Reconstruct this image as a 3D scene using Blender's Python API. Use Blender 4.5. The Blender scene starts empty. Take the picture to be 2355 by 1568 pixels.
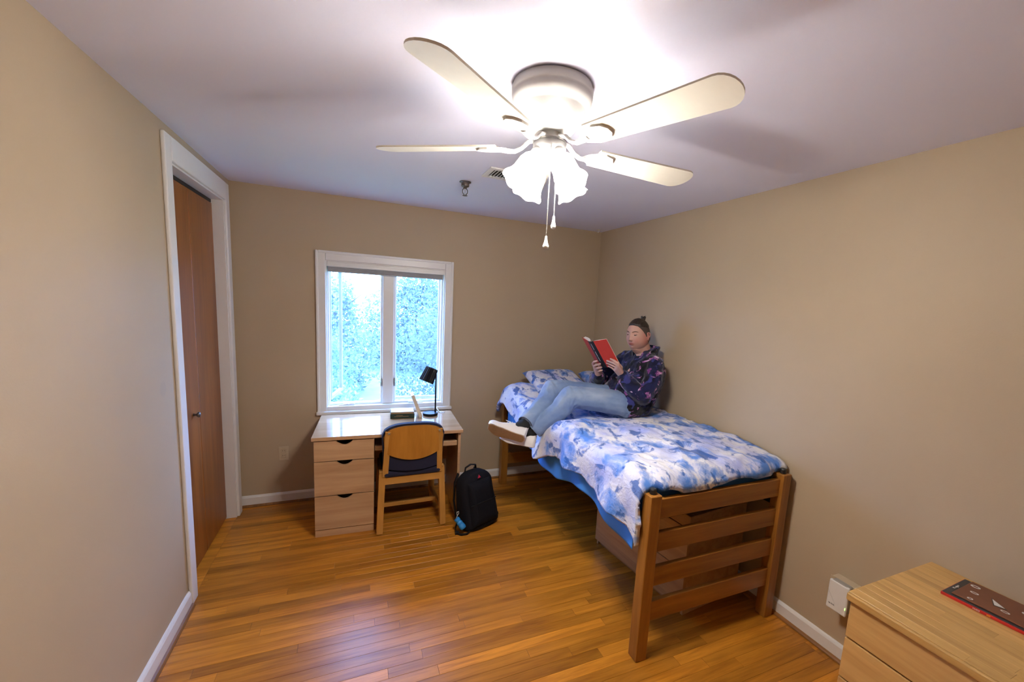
import bpy, bmesh, math, random
from mathutils import Vector, Matrix, noise, Euler
import numpy as np
R = random.Random(7)
scene = bpy.context.scene
col = scene.collection
V = Vector

# ------------------------------------------------------------ camera, light, exposure
cam_d = bpy.data.cameras.new('camera')
cam_d.sensor_fit = 'HORIZONTAL'; cam_d.sensor_width = 36.0
cam_d.lens = 956.6 / 2355 * 36.0
cam_d.shift_x = -54.8 / 2355; cam_d.shift_y = 46.5 / 2355
cam_d.clip_start = 0.02; cam_d.clip_end = 400
cam = bpy.data.objects.new('camera', cam_d); col.objects.link(cam)
cr, cu, cf = V((0.91848, -0.39154, 0.05555)), V((0.00278, 0.14686, 0.98915)), V((0.39545, 0.90837, -0.13598))
cam.matrix_world = Matrix(((cr.x, cu.x, -cf.x, -2.24), (cr.y, cu.y, -cf.y, -3.69), (cr.z, cu.z, -cf.z, 1.6992), (0, 0, 0, 1)))
scene.camera = cam

DAY = (0.24, 0.44, 1.0)            # cool overcast daylight next to the warm lamps
DAY_STRENGTH = 30.0
LAMP = (1.0, 0.94, 0.86)
SHADE_STRENGTH = 54.0
BULB_POWER = 15.0
world = bpy.data.worlds.new('overcast_sky'); scene.world = world
world.use_nodes = True
bg = world.node_tree.nodes['Background']
bg.inputs[0].default_value = (*DAY, 1); bg.inputs[1].default_value = DAY_STRENGTH
# a light portal only guides the sky sampling through the window opening, it gives no light of its own
pl = bpy.data.lights.new('window_portal', 'AREA'); pl.shape = 'RECTANGLE'; pl.size = 0.94; pl.size_y = 1.18
pl.cycles.is_portal = True
po = bpy.data.objects.new('window_portal', pl); col.objects.link(po)
po.location = (-2.0, 0.16, 1.35); po.rotation_euler = (math.radians(-90), 0, 0)

vs = scene.view_settings
vs.view_transform = 'Standard'; vs.look = 'None'; vs.gamma = 1.0; vs.use_curve_mapping = False
vs.exposure = 0.0
scene.cycles.use_denoising = True
scene.cycles.max_bounces = 6; scene.cycles.diffuse_bounces = 4; scene.cycles.transparent_max_bounces = 12
scene.cycles.adaptive_threshold = 0.2
scene.cycles.sample_clamp_indirect = 6.0
scene.cycles.caustics_reflective = False; scene.cycles.caustics_refractive = False

# ------------------------------------------------------------ helpers
def tag(o, label=None, cat=None, group=None, kind=None):
    if label: o['label'] = label
    if cat: o['category'] = cat
    if group: o['group'] = group
    if kind: o['kind'] = kind
    return o

def thing(name, label, cat, loc=(0, 0, 0), rz=0.0, group=None):
    o = bpy.data.objects.new(name, None); o.empty_display_size = 0.1
    o.location = loc; o.rotation_euler = (0, 0, rz); col.objects.link(o)
    return tag(o, label, cat, group)

def rootmat(o):
    m = Matrix.LocRotScale(o.location, o.rotation_euler, o.scale)
    return rootmat(o.parent) @ o.matrix_parent_inverse @ m if o.parent else m

def put(name, me, mat, parent=None, local=True, smooth=False):
    if isinstance(me, bmesh.types.BMesh):
        bm = me; me = bpy.data.meshes.new(name)
        bmesh.ops.recalc_face_normals(bm, faces=bm.faces)
        bm.to_mesh(me); bm.free()
    if mat:
        me.materials.clear()
        for m in (mat if isinstance(mat, (list, tuple)) else [mat]): me.materials.append(m)
    if smooth:
        me.polygons.foreach_set('use_smooth', [True] * len(me.polygons))
    o = bpy.data.objects.new(name, me); col.objects.link(o)
    if parent:
        o.parent = parent
        if not local: o.matrix_parent_inverse = rootmat(parent).inverted()
    return o

def B(): return bmesh.new()

def box(bm, x0, x1, y0, y1, z0, z1, bev=0.0, seg=2, M=None):
    r = bmesh.ops.create_cube(bm, size=1.0)
    vs_ = r['verts']
    for v in vs_:
        v.co = V((x0 + (v.co.x + .5) * (x1 - x0), y0 + (v.co.y + .5) * (y1 - y0), z0 + (v.co.z + .5) * (z1 - z0)))
        if M is not None: v.co = M @ v.co
    if bev > 0:
        es = list({e for v in vs_ for e in v.link_edges})
        bmesh.ops.bevel(bm, geom=es, offset=bev, segments=seg, affect='EDGES', profile=0.5)
    return bm

def frame(axis):
    a = V(axis).normalized()
    t = V((0, 0, 1)) if abs(a.z) < .9 else V((1, 0, 0))
    u = a.cross(t).normalized(); return u, a.cross(u).normalized(), a

def tube(bm, pts, r, seg=10, cap=True, squash=1.0, up=None):
    pts = [V(p) for p in pts]; n = len(pts)
    rs = r if isinstance(r, (list, tuple)) else [r] * n
    rings = []; u = None
    for i, p in enumerate(pts):
        d = (pts[min(i + 1, n - 1)] - pts[max(i - 1, 0)]).normalized()
        if u is None:
            u = (V(up) - d * d.dot(V(up))).normalized() if up else frame(d)[0]
        else:
            u = (u - d * u.dot(d)).normalized()
        w = d.cross(u)
        rings.append([bm.verts.new(p + rs[i] * (math.cos(k * math.tau / seg) * u + squash * math.sin(k * math.tau / seg) * w)) for k in range(seg)])
    for a, b in zip(rings, rings[1:]):
        for k in range(seg):
            bm.faces.new((a[k], a[(k + 1) % seg], b[(k + 1) % seg], b[k]))
    if cap:
        bm.faces.new(rings[0][::-1]); bm.faces.new(rings[-1])
    return bm

def lathe(bm, prof, c=(0, 0, 0), axis=(0, 0, 1), seg=32, wob=None):
    u, w, a = frame(axis); c = V(c); rings = []
    for (r, h) in prof:
        if r < 1e-5: rings.append([bm.verts.new(c + a * h)]); continue
        ring = []
        for k in range(seg):
            t = k * math.tau / seg; rr, hh = (r, h) if not wob else wob(r, h, t)
            ring.append(bm.verts.new(c + a * hh + rr * (math.cos(t) * u + math.sin(t) * w)))
        rings.append(ring)
    for p, q in zip(rings, rings[1:]):
        for k in range(seg):
            k2 = (k + 1) % seg
            if len(p) == 1 and len(q) == 1: continue
            if len(p) == 1: bm.faces.new((p[0], q[k2], q[k]))
            elif len(q) == 1: bm.faces.new((p[k], p[k2], q[0]))
            else: bm.faces.new((p[k], p[k2], q[k2], q[k]))
    return bm

def prism(bm, pts, fn, d0, d1):
    """closed outline pts (2d) pushed from depth d0 to d1; fn(a, b, d) -> 3d"""
    f = [bm.verts.new(fn(a, b, d0)) for a, b in pts]; g = [bm.verts.new(fn(a, b, d1)) for a, b in pts]
    n = len(pts); bm.faces.new(f); bm.faces.new(g[::-1])
    for i in range(n): bm.faces.new((f[i], g[i], g[(i + 1) % n], f[(i + 1) % n]))
    return bm

def grid(fn, nu, nv, close_u=False):
    bm = B(); vs_ = [[bm.verts.new(fn(i / nu, j / nv)) for j in range(nv + 1)] for i in range(nu + 1)]
    for i in range(nu):
        for j in range(nv): bm.faces.new((vs_[i][j], vs_[i + 1][j], vs_[i + 1][j + 1], vs_[i][j + 1]))
    return bm

def text_mesh(body, size, extrude=0.0003):
    c = bpy.data.curves.new('lettering', 'FONT'); c.body = body; c.size = size; c.extrude = extrude
    c.align_x = 'CENTER'; c.align_y = 'CENTER'; c.resolution_u = 3
    o = bpy.data.objects.new('lettering', c); col.objects.link(o)
    dg = bpy.context.evaluated_depsgraph_get(); dg.update()
    me = bpy.data.meshes.new_from_object(o.evaluated_get(dg))
    bpy.data.objects.remove(o); return me

def put_text(body, size, M, mat, parent, name='lettering'):
    me = text_mesh(body, size); me.transform(M)
    return put(name, me, mat, parent, local=False)

def nz(x, y=0.0, z=0.0): return noise.noise(V((x, y, z)))

# ------------------------------------------------------------ materials
def new_mat(name):
    m = bpy.data.materials.new(name); m.use_nodes = True
    nt = m.node_tree; b = nt.nodes['Principled BSDF']
    return m, nt, b

def plain(name, c, rough=0.5, metal=0.0, spec=0.5, vary=0.06, scale=30.0, bump=0.0, bscale=200.0, coat=0.0, sheen=0.0):
    m, nt, b = new_mat(name); N, L = nt.nodes, nt.links
    b.inputs['Roughness'].default_value = rough; b.inputs['Metallic'].default_value = metal
    b.inputs['Specular IOR Level'].default_value = spec; b.inputs['Coat Weight'].default_value = coat
    b.inputs['Sheen Weight'].default_value = sheen
    tc = N.new('ShaderNodeTexCoord'); no = N.new('ShaderNodeTexNoise'); no.inputs['Scale'].default_value = scale
    L.new(tc.outputs['Object'], no.inputs['Vector'])
    mx = N.new('ShaderNodeMix'); mx.data_type = 'RGBA'
    mx.inputs[6].default_value = (*[max(0, v * (1 - vary)) for v in c], 1); mx.inputs[7].default_value = (*[min(1, v * (1 + vary)) for v in c], 1)
    L.new(no.outputs['Fac'], mx.inputs[0]); L.new(mx.outputs[2], b.inputs['Base Color'])
    if bump > 0:
        n2 = N.new('ShaderNodeTexNoise'); n2.inputs['Scale'].default_value = bscale; L.new(tc.outputs['Object'], n2.inputs['Vector'])
        bp = N.new('ShaderNodeBump'); bp.inputs['Strength'].default_value = bump; bp.inputs['Distance'].default_value = 0.002
        L.new(n2.outputs['Fac'], bp.inputs['Height']); L.new(bp.outputs['Normal'], b.inputs['Normal'])
    return m

def ramp(nt, stops, interp='LINEAR'):
    r = nt.nodes.new('ShaderNodeValToRGB'); cr_ = r.color_ramp; cr_.interpolation = interp
    while len(cr_.elements) > 1: cr_.elements.remove(cr_.elements[-1])
    cr_.elements[0].position = stops[0][0]; cr_.elements[0].color = (*stops[0][1], 1)
    for p, c in stops[1:]:
        e = cr_.elements.new(p); e.color = (*c, 1)
    return r

def wood(name, dark, light, axis='x', rough=0.4, scale=1.0, rnd=0.25, coat=0.0, world_co=False, bump=0.08, ring=0.5):
    """stretched noise grain along an axis, a tint of its own for every object"""
    m, nt, b = new_mat(name); N, L = nt.nodes, nt.links
    b.inputs['Roughness'].default_value = rough; b.inputs['Coat Weight'].default_value = coat; b.inputs['Coat Roughness'].default_value = 0.25 if coat < .7 else 0.08
    b.inputs['Specular IOR Level'].default_value = 0.4
    if world_co:
        src = N.new('ShaderNodeNewGeometry').outputs['Position']
    else:
        src = N.new('ShaderNodeTexCoord').outputs['Object']
    oi = N.new('ShaderNodeObjectInfo')
    mu = N.new('ShaderNodeMath'); mu.operation = 'MULTIPLY'; mu.inputs[1].default_value = 37.0; L.new(oi.outputs['Random'], mu.inputs[0])
    ad = N.new('ShaderNodeVectorMath'); ad.operation = 'ADD'; L.new(src, ad.inputs[0]); L.new(mu.outputs[0], ad.inputs[1])
    mp = N.new('ShaderNodeMapping'); k = {'x': (1.6, 22, 22), 'y': (22, 1.6, 22), 'z': (22, 22, 1.6)}[axis]
    mp.inputs['Scale'].default_value = [v * scale for v in k]; L.new(ad.outputs[0], mp.inputs['Vector'])
    n1 = N.new('ShaderNodeTexNoise'); n1.inputs['Scale'].default_value = 1.0; n1.inputs['Detail'].default_value = 5; n1.inputs['Roughness'].default_value = .6; n1.inputs['Distortion'].default_value = ring
    L.new(mp.outputs[0], n1.inputs['Vector'])
    n2 = N.new('ShaderNodeTexNoise'); n2.inputs['Scale'].default_value = 5.0; n2.inputs['Detail'].default_value = 3; L.new(mp.outputs[0], n2.inputs['Vector'])
    a1 = N.new('ShaderNodeMath'); a1.operation = 'MULTIPLY_ADD'; a1.inputs[1].default_value = .3; L.new(n2.outputs['Fac'], a1.inputs[0]); L.new(n1.outputs['Fac'], a1.inputs[2])
    rp = ramp(nt, [(0.42, dark), (0.82, light)]); L.new(a1.outputs[0], rp.inputs[0])
    hs = N.new('ShaderNodeHueSaturation'); L.new(rp.outputs[0], hs.inputs['Color'])
    mr = N.new('ShaderNodeMapRange'); mr.inputs['To Min'].default_value = 1 - rnd; mr.inputs['To Max'].default_value = 1 + rnd
    L.new(oi.outputs['Random'], mr.inputs[0]); L.new(mr.outputs[0], hs.inputs['Value'])
    L.new(hs.outputs[0], b.inputs['Base Color'])
    if bump:
        bp = N.new('ShaderNodeBump'); bp.inputs['Strength'].default_value = bump; bp.inputs['Distance'].default_value = .001
        L.new(a1.outputs[0], bp.inputs['Height']); L.new(bp.outputs['Normal'], b.inputs['Normal'])
    return m

def tiedye(name, scale=1.0, seed=0.0, thr=0.0):
    m, nt, b = new_mat(name); N, L = nt.nodes, nt.links
    b.inputs['Roughness'].default_value = .8; b.inputs['Specular IOR Level'].default_value = .2; b.inputs['Sheen Weight'].default_value = .15
    tc = N.new('ShaderNodeNewGeometry')
    ad = N.new('ShaderNodeVectorMath'); ad.operation = 'ADD'; ad.inputs[1].default_value = (seed, seed * 1.7, seed * .3); L.new(tc.outputs['Position'], ad.inputs[0])
    mp = N.new('ShaderNodeMapping'); mp.inputs['Scale'].default_value = (6.4 * scale, 4.8 * scale, 5.6 * scale); mp.inputs['Rotation'].default_value = (0, 0, .5)
    L.new(ad.outputs[0], mp.inputs[0])
    def no(s, det, dist, off):
        n = N.new('ShaderNodeTexNoise'); n.inputs['Scale'].default_value = s; n.inputs['Detail'].default_value = det; n.inputs['Distortion'].default_value = dist; n.inputs['Roughness'].default_value = .58
        o2 = N.new('ShaderNodeVectorMath'); o2.operation = 'ADD'; o2.inputs[1].default_value = (off, off, off); L.new(mp.outputs[0], o2.inputs[0]); L.new(o2.outputs[0], n.inputs['Vector']); return n
    n1, n2, n3 = no(1.15, 5, .45, 0), no(1.9, 5, .55, 9.3), no(.8, 4, .3, 4.1)
    base = ramp(nt, [(.40, (.80, .80, .86)), (.52, (.66, .68, .88)), (.66, (.42, .48, .86))]); L.new(n3.outputs['Fac'], base.inputs[0])
    f1 = ramp(nt, [(.52 - thr, (0, 0, 0)), (.575 - thr, (.6, .6, .6)), (.65 - thr, (1, 1, 1))]); L.new(n1.outputs['Fac'], f1.inputs[0])
    f2 = ramp(nt, [(.575 - thr, (0, 0, 0)), (.635 - thr, (1, 1, 1))]); L.new(n2.outputs['Fac'], f2.inputs[0])
    m1 = N.new('ShaderNodeMix'); m1.data_type = 'RGBA'; m1.inputs[7].default_value = (.09, .24, .70, 1)
    L.new(f1.outputs[0], m1.inputs[0]); L.new(base.outputs[0], m1.inputs[6])
    m2 = N.new('ShaderNodeMix'); m2.data_type = 'RGBA'; m2.inputs[7].default_value = (.015, .095, .40, 1)
    mu = N.new('ShaderNodeMath'); mu.operation = 'MULTIPLY'; mu.inputs[1].default_value = .85; L.new(f2.outputs[0], mu.inputs[0])
    L.new(mu.outputs[0], m2.inputs[0]); L.new(m1.outputs[2], m2.inputs[6]); L.new(m2.outputs[2], b.inputs['Base Color'])
    bp = N.new('ShaderNodeBump'); bp.inputs['Strength'].default_value = .6; bp.inputs['Distance'].default_value = .008
    n4 = no(5, 4, 1.5, 2.0); L.new(n4.outputs['Fac'], bp.inputs['Height']); L.new(bp.outputs['Normal'], b.inputs['Normal'])
    return m

def glow(name, c, s):
    m, nt, b = new_mat(name); b.inputs['Base Color'].default_value = (.9, .9, .88, 1); b.inputs['Roughness'].default_value = .3
    b.inputs['Emission Color'].default_value = (*c, 1); b.inputs['Emission Strength'].default_value = s; return m

def pane_mat(name):
    m, nt, b = new_mat(name); N, L = nt.nodes, nt.links; N.remove(b)
    t = N.new('ShaderNodeBsdfTransparent'); t.inputs[0].default_value = (.96, .98, .98, 1)
    g = N.new('ShaderNodeBsdfGlossy'); g.inputs['Roughness'].default_value = .02
    fr = N.new('ShaderNodeFresnel'); fr.inputs[0].default_value = 1.5
    ge = N.new('ShaderNodeNewGeometry'); sb = N.new('ShaderNodeMath'); sb.operation = 'SUBTRACT'; sb.inputs[0].default_value = 1.0; L.new(ge.outputs['Backfacing'], sb.inputs[1])
    ml = N.new('ShaderNodeMath'); ml.operation = 'MULTIPLY'; L.new(fr.outputs[0], ml.inputs[0]); L.new(sb.outputs[0], ml.inputs[1])
    mx = N.new('ShaderNodeMixShader'); L.new(ml.outputs[0], mx.inputs[0]); L.new(t.outputs[0], mx.inputs[1]); L.new(g.outputs[0], mx.inputs[2])
    L.new(mx.outputs[0], N['Material Output'].inputs[0]); return m

def wall_paint():
    m, nt, b = new_mat('beige_wall_paint'); N, L = nt.nodes, nt.links
    b.inputs['Roughness'].default_value = .55; b.inputs['Specular IOR Level'].default_value = .35
    g = N.new('ShaderNodeNewGeometry')
    no = N.new('ShaderNodeTexNoise'); no.inputs['Scale'].default_value = 1.3; no.inputs['Detail'].default_value = 3; L.new(g.outputs['Position'], no.inputs['Vector'])
    rp = ramp(nt, [(.3, (.465, .365, .245)), (.7, (.50, .395, .27))]); L.new(no.outputs['Fac'], rp.inputs[0])
    d = N.new('ShaderNodeVectorMath'); d.operation = 'DISTANCE'; d.inputs[1].default_value = (-3.066, -1.278, 1.212); L.new(g.outputs['Position'], d.inputs[0])
    mr = N.new('ShaderNodeMapRange'); mr.inputs[1].default_value = .027; mr.inputs[2].default_value = .040; mr.inputs[3].default_value = .28; mr.inputs[4].default_value = 0.0
    L.new(d.outputs['Value'], mr.inputs[0])
    mx = N.new('ShaderNodeMix'); mx.data_type = 'RGBA'; mx.inputs[7].default_value = (.36, .30, .23, 1); L.new(mr.outputs[0], mx.inputs[0]); L.new(rp.outputs[0], mx.inputs[6])
    L.new(mx.outputs[2], b.inputs['Base Color'])
    n2 = N.new('ShaderNodeTexNoise'); n2.inputs['Scale'].default_value = 160; L.new(g.outputs['Position'], n2.inputs['Vector'])
    bp = N.new('ShaderNodeBump'); bp.inputs['Strength'].default_value = .12; bp.inputs['Distance'].default_value = .002; L.new(n2.outputs['Fac'], bp.inputs['Height']); L.new(bp.outputs['Normal'], b.inputs['Normal'])
    return m

M_wall = wall_paint()
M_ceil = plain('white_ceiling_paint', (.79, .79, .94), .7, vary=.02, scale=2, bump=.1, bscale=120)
M_trim = plain('white_trim_paint', (.80, .79, .77), .35, vary=.02)
M_white = plain('white_plastic', (.80, .80, .78), .35, vary=.02)
M_floor = wood('oak_strip_floor', (.28, .092, .007), (.58, .23, .023), 'x', .32, 1.0, .30, coat=.06, world_co=True)
M_sub = plain('dark_subfloor', (.10, .045, .015), .8)
M_shoe = wood('shoe_moulding_wood', (.16, .07, .02), (.30, .13, .035), 'y', .4)
M_door = wood('stained_door_veneer', (.19, .052, .007), (.33, .105, .015), 'z', .40, .6, .04, coat=.05)
M_desk = wood('pale_oak_laminate', (.42, .245, .125), (.58, .37, .205), 'x', .32, .7, .05, coat=.2)
M_desktop = wood('glossy_oak_desk_top', (.42, .245, .125), (.58, .37, .205), 'x', .10, .7, .05, coat=.8, bump=.01)
M_desky = wood('pale_oak_laminate_lengthwise', (.36, .20, .09), (.52, .32, .15), 'y', .36, .7, .05, coat=.1)
M_dress = wood('honey_oak_laminate', (.47, .26, .085), (.64, .40, .155), 'y', .34, .8, .07, coat=.15)
M_stave = wood('butcher_block_oak', (.52, .29, .08), (.70, .43, .145), 'y', .28, 1.0, .13, coat=.3)
M_bedx = wood('brown_stained_bed_wood', (.21, .080, .011), (.35, .145, .024), 'x', .38, .8, .08, coat=.06)
M_bedz = wood('brown_stained_post_wood', (.21, .080, .011), (.35, .145, .024), 'z', .38, .8, .08, coat=.06)
M_bedy = wood('brown_stained_rail_wood', (.21, .080, .011), (.35, .145, .024), 'y', .36, .8, .08, coat=.15)
M_ply = wood('chair_plywood', (.34, .135, .018), (.46, .20, .032), 'z', .32, .5, .04, coat=.2)
M_chairz = wood('chair_beech', (.38, .18, .035), (.54, .27, .065), 'z', .35, .6, .06, coat=.15)
M_chairx = wood('chair_beech_rail', (.38, .18, .035), (.54, .27, .065), 'x', .35, .6, .06, coat=.15)
M_navy = plain('navy_upholstery', (.008, .009, .030), .9, vary=.3, scale=300, bump=.3, bscale=900)
M_black = plain('black_metal', (.006, .006, .007), .4, spec=.25)
M_blackplastic = plain('black_plastic', (.012, .012, .013), .4)
M_void = plain('painted_hollow_shade', (.03, .02, .012), .8)  # near-black colour stands in for shade inside hollows
M_metal = plain('brushed_metal', (.42, .41, .38), .3, metal=.9)
M_dkmetal = plain('tarnished_metal', (.16, .15, .14), .35, metal=.8)
M_fanwhite = plain('fan_white_enamel', (.80, .79, .77), .3, vary=.02)
M_blade = plain('fan_blade_white', (.86, .83, .72), .4, vary=.03)
M_pane = pane_mat('window_glass')
M_alu = plain('grey_sash_frame', (.30, .31, .33), .4)
M_blind = plain('grey_blind_fabric', (.42, .42, .43), .8)
M_quilt = tiedye('tie_dye_comforter_cotton', 1.0, 3.2, .022)
M_pillow = tiedye('tie_dye_pillow_cotton', 1.15, 7.7, .03)
M_sheet = plain('bright_blue_sheet_cotton', (.06, .28, .76), .8, vary=.1, scale=12, bump=.15, bscale=60)
M_bag = plain('black_backpack_fabric', (.006, .006, .009), .8, spec=.15, vary=.3, scale=80, bump=.3, bscale=700)
M_bag2 = plain('black_backpack_webbing', (.008, .008, .010), .7, spec=.2, vary=.3, scale=200, bump=.3, bscale=900)
# ============================================================ the room
XL, YF, H = -3.066, -4.7, 2.44
S = lambda o: tag(o, kind='structure')

fl = S(put('floor', box(B(), XL - .1, .1, YF - .1, .1, -.12, -.011), M_sub))
unit = B(); box(unit, 0, 1, -.0283, .0283, -.0105, 0, .0006, 1)
me_plank = bpy.data.meshes.new('plank'); bmesh.ops.recalc_face_normals(unit, faces=unit.faces); unit.to_mesh(me_plank); unit.free(); me_plank.materials.append(M_floor)
pitch = .0572; rest = B(); rp_ = random.Random(11)
row = 0; y = -pitch / 2
while y > YF:
    x = XL - rp_.uniform(0, .8)
    while x < 0:
        ln = rp_.choice([.45, .6, .75, .9, 1.05, 1.3]) * rp_.uniform(.9, 1.1)
        x0, x1 = max(x, XL), min(x + ln, 0.0)
        if 0 < x1 - x0 < .06: x1 = x0 + .06 if x0 + .06 < 0 else x1
        # rows in view are single planks; those behind the camera are one joined part
        if x1 - x0 > .004:
            if y > -2.75:
                o = bpy.data.objects.new('plank', me_plank); col.objects.link(o); o.parent = fl
                o.location = (x0 + .0005, y, rp_.uniform(-.0004, 0)); o.scale = (x1 - x0 - .0008, 1, 1)
            else:
                box(rest, x0 + .0005, x1 - .0005, y - .0279, y + .0279, -.0105, 0)
        x = x + ln
    y -= pitch
tag(put('plank_remainder', rest, M_floor, fl), kind='stuff')

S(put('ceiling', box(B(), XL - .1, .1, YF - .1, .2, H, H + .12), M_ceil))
S(put('wall_right', box(B(), 0, .12, YF - .1, .2, -.12, H + .1), M_wall))
S(put('wall_front', box(B(), XL - .1, .1, YF - .12, YF, -.12, H + .1), M_wall))
# back wall round the window opening
WX0, WX1, WZ0, WZ1 = -2.466, -1.530, .765, 1.952
b = B(); box(b, XL - .2, WX0, 0, .15, -.12, H + .1); box(b, WX1, .12, 0, .15, -.12, H + .1)
box(b, WX0, WX1, 0, .15, -.12, WZ0); box(b, WX0, WX1, 0, .15, WZ1, H + .1)
S(put('wall_back', b, M_wall))
# left wall round the closet opening
DY0, DY1, DZ = -1.062, -.152, 2.285
b = B(); box(b, XL - .14, XL, YF - .1, DY0, -.12, H + .1); box(b, XL - .14, XL, DY1, .2, -.12, H + .1); box(b, XL - .14, XL, DY0, DY1, DZ, H + .1)
S(put('wall_left', b, M_wall))
S(put('closet_back', box(B(), XL - .24, XL - .141, DY0 - .1, DY1 + .1, -.12, H), M_void))

def skirting(name, pts_fn, length):
    b = B(); prof = [(0, 0), (.014, 0), (.014, .072), (.009, .082), (.004, .088), (0, .088)]
    prism(b, prof, pts_fn, 0, length); return S(put(name, b, M_trim))
skirting('baseboard_back', lambda a, z, d: (XL + d, -a, z + .001), -XL)
skirting('baseboard_right', lambda a, z, d: (-a, -d, z + .001), -YF)
skirting('baseboard_left', lambda a, z, d: (XL + a, DY0 - .078 - d, z + .001), DY0 - .078 - YF)
q = [(0, 0), (.016, 0), (.0145, .007), (.010, .012), (0, .016)]
S(put('trim_1', prism(B(), q, lambda a, z, d: (-.014 - a, -d, z + .001), 0, -YF), M_shoe))
S(put('trim_2', prism(B(), q, lambda a, z, d: (XL + .014 + a, DY0 - .078 - d, z + .001), 0, DY0 - .078 - YF), M_shoe))
S(put('trim_3', prism(B(), q, lambda a, z, d: (XL + d, -.014 - a, z + .001), 0, -XL), M_shoe))

# closet: casing, jambs, two folding leaves
cas = tag(bpy.data.objects.new('trim_4', None), kind='structure'); col.objects.link(cas)
def casing_v(y0, y1, z1): return box(B(), XL, XL + .018, y0, y1, .001, z1, .006)
put('casing', casing_v(DY0 - .076, DY0 + .004, 2.395), M_trim, cas)
put('casing', casing_v(DY1 - .004, DY1 + .076, 2.395), M_trim, cas)
put('casing_head', box(B(), XL, XL + .019, DY0 + .002, DY1 - .002, DZ - .006, 2.395, .006), M_trim, cas)
put('jamb', box(B(), XL - .139, XL + .002, DY1 - .014, DY1 - .001, .001, DZ - .001), M_trim, cas)
put('jamb', box(B(), XL - .139, XL + .002, DY0 + .001, DY0 + .014, .001, DZ - .001), M_trim, cas)
put('jamb_head', box(B(), XL - .139, XL + .002, DY0 + .015, DY1 - .015, DZ - .014, DZ - .001), M_trim, cas)
dr = tag(bpy.data.objects.new('door_1', None), kind='structure'); col.objects.link(dr)
ym = (DY0 + DY1) / 2; xd = XL - .060
put('threshold', box(B(), XL - .139, XL - .0005, DY0 + .015, DY1 - .015, -.0105, -.0003), M_floor, cas)
leaf = put('door_leaf', box(B(), xd - .034, xd, DY0 + .018, ym - .0015, .012, DZ - .04, .003), M_door, dr)
leaf2 = put('door_leaf', box(B(), xd - .034, xd, ym + .0015, DY1 - .018, .012, DZ - .04, .003), M_door, dr)
kb = B(); lathe(kb, [(0, .0), (.009, 0), (.006, .010), (.006, .014), (.015, .020), (.017, .027), (.013, .033), (0, .035)], (xd, -.715, .94), (1, 0, 0), 20)
put('knob', kb, M_dkmetal, leaf, smooth=True)
put('track', box(B(), xd - .03, xd - .004, DY0 + .016, DY1 - .016, DZ - .036, DZ - .016), M_black, dr)

# ---------------------------------------------------------- window
wn = tag(bpy.data.objects.new('window_1', None), kind='structure'); col.objects.link(wn)
cw = .062
def mould(b, x0, x1, z0, z1, vert):     # flat casing with a raised outer bead
    box(b, x0, x1, -.018, .0, z0, z1, .004)
    return b
put('casing', mould(B(), WX0 - cw, WX0 + .004, WZ0 - .055, WZ1 + cw, 1), M_trim, wn)
put('casing', mould(B(), WX1 - .004, WX1 + cw, WZ0 - .055, WZ1 + cw, 1), M_trim, wn)
put('casing_head', mould(B(), WX0 + .005, WX1 - .005, WZ1 - .004, WZ1 + cw, 0), M_trim, wn)
put('casing_bead', box(B(), WX0 - cw - .004, WX0 - cw + .016, -.026, -.002, WZ0 - .055, WZ1 + cw + .004, .007, 3), M_trim, wn)
put('casing_bead', box(B(), WX1 + cw - .016, WX1 + cw + .004, -.026, -.002, WZ0 - .055, WZ1 + cw + .004, .007, 3), M_trim, wn)
put('casing_bead', box(B(), WX0 - cw + .016, WX1 + cw - .016, -.026, -.002, WZ1 + cw - .016, WZ1 + cw + .004, .007, 3), M_trim, wn)
put('window_sill', box(B(), WX0 - cw - .012, WX1 + cw + .016, -.036, .06, WZ0 - .05, WZ0 - .022, .006), M_trim, wn)
for nm, a in (('jamb', (WX0 + .0005, WX0 + .012, .0, .149, WZ0, WZ1)), ('jamb', (WX1 - .012, WX1 - .0005, .0, .149, WZ0, WZ1)), ('jamb_head', (WX0 + .012, WX1 - .012, 0, .149, WZ1 - .012, WZ1 - .0005)), ('stool', (WX0 + .005, WX1 - .005, -.008, .149, WZ0 - .024, WZ0 + .012))):
    put(nm, box(B(), *a), M_trim, wn)
mx0, mx1 = -2.040, -1.950
put('mullion', box(B(), mx0, mx1, .03, .12, WZ0 + .012, WZ1 - .012, .006), M_trim, wn)
# fixed frames of the two lights
def light_frame(x0, x1, w):
    z0, z1 = WZ0 + .012, WZ1 - .012
    b = B(); box(b, x0, x0 + w, .045, .10, z0, z1, .003); box(b, x1 - w, x1, .045, .10, z0, z1, .003)
    box(b, x0 + w, x1 - w, .045, .10, z0, z0 + .016, .003); box(b, x0 + w, x1 - w, .045, .10, z1 - .05, z1, .003); return b
put('stop_frame', light_frame(WX0 + .012, mx0, .014), M_trim, wn)
put('stop_frame', light_frame(mx1, WX1 - .012, .014), M_trim, wn)
# right casement, closed
def sash(name, x0, x1, w, M=None, inner=None):
    z0, z1 = WZ0 + .030, WZ1 - .035
    fb = B()
    for a in ((x0, x0 + w, z0, z1), (x1 - w, x1, z0, z1), (x0 + w, x1 - w, z0, z0 + w), (x0 + w, x1 - w, z1 - w, z1)):
        box(fb, a[0], a[1], -.014, .014, a[2], a[3], .003)
    so = put(name, fb, inner or M_alu, wn)
    put('pane', box(B(), x0 + w - .004, x1 - w + .004, -.0025, .0025, z0 + w - .004, z1 - w + .004), M_pane, so)
    if M is not None: so.matrix_local = M
    return so
sash('sash', mx1 + .004, WX1 - .015, .022, Matrix.Translation((0, .116, 0)), M_trim)
# left casement, swung open outwards on its left hinge
hx = WX0 + .016
sash('sash', 0.0, .405, .030, Matrix.Translation((hx, .160, 0)) @ Matrix.Rotation(math.radians(79), 4, 'Z'))
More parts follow.
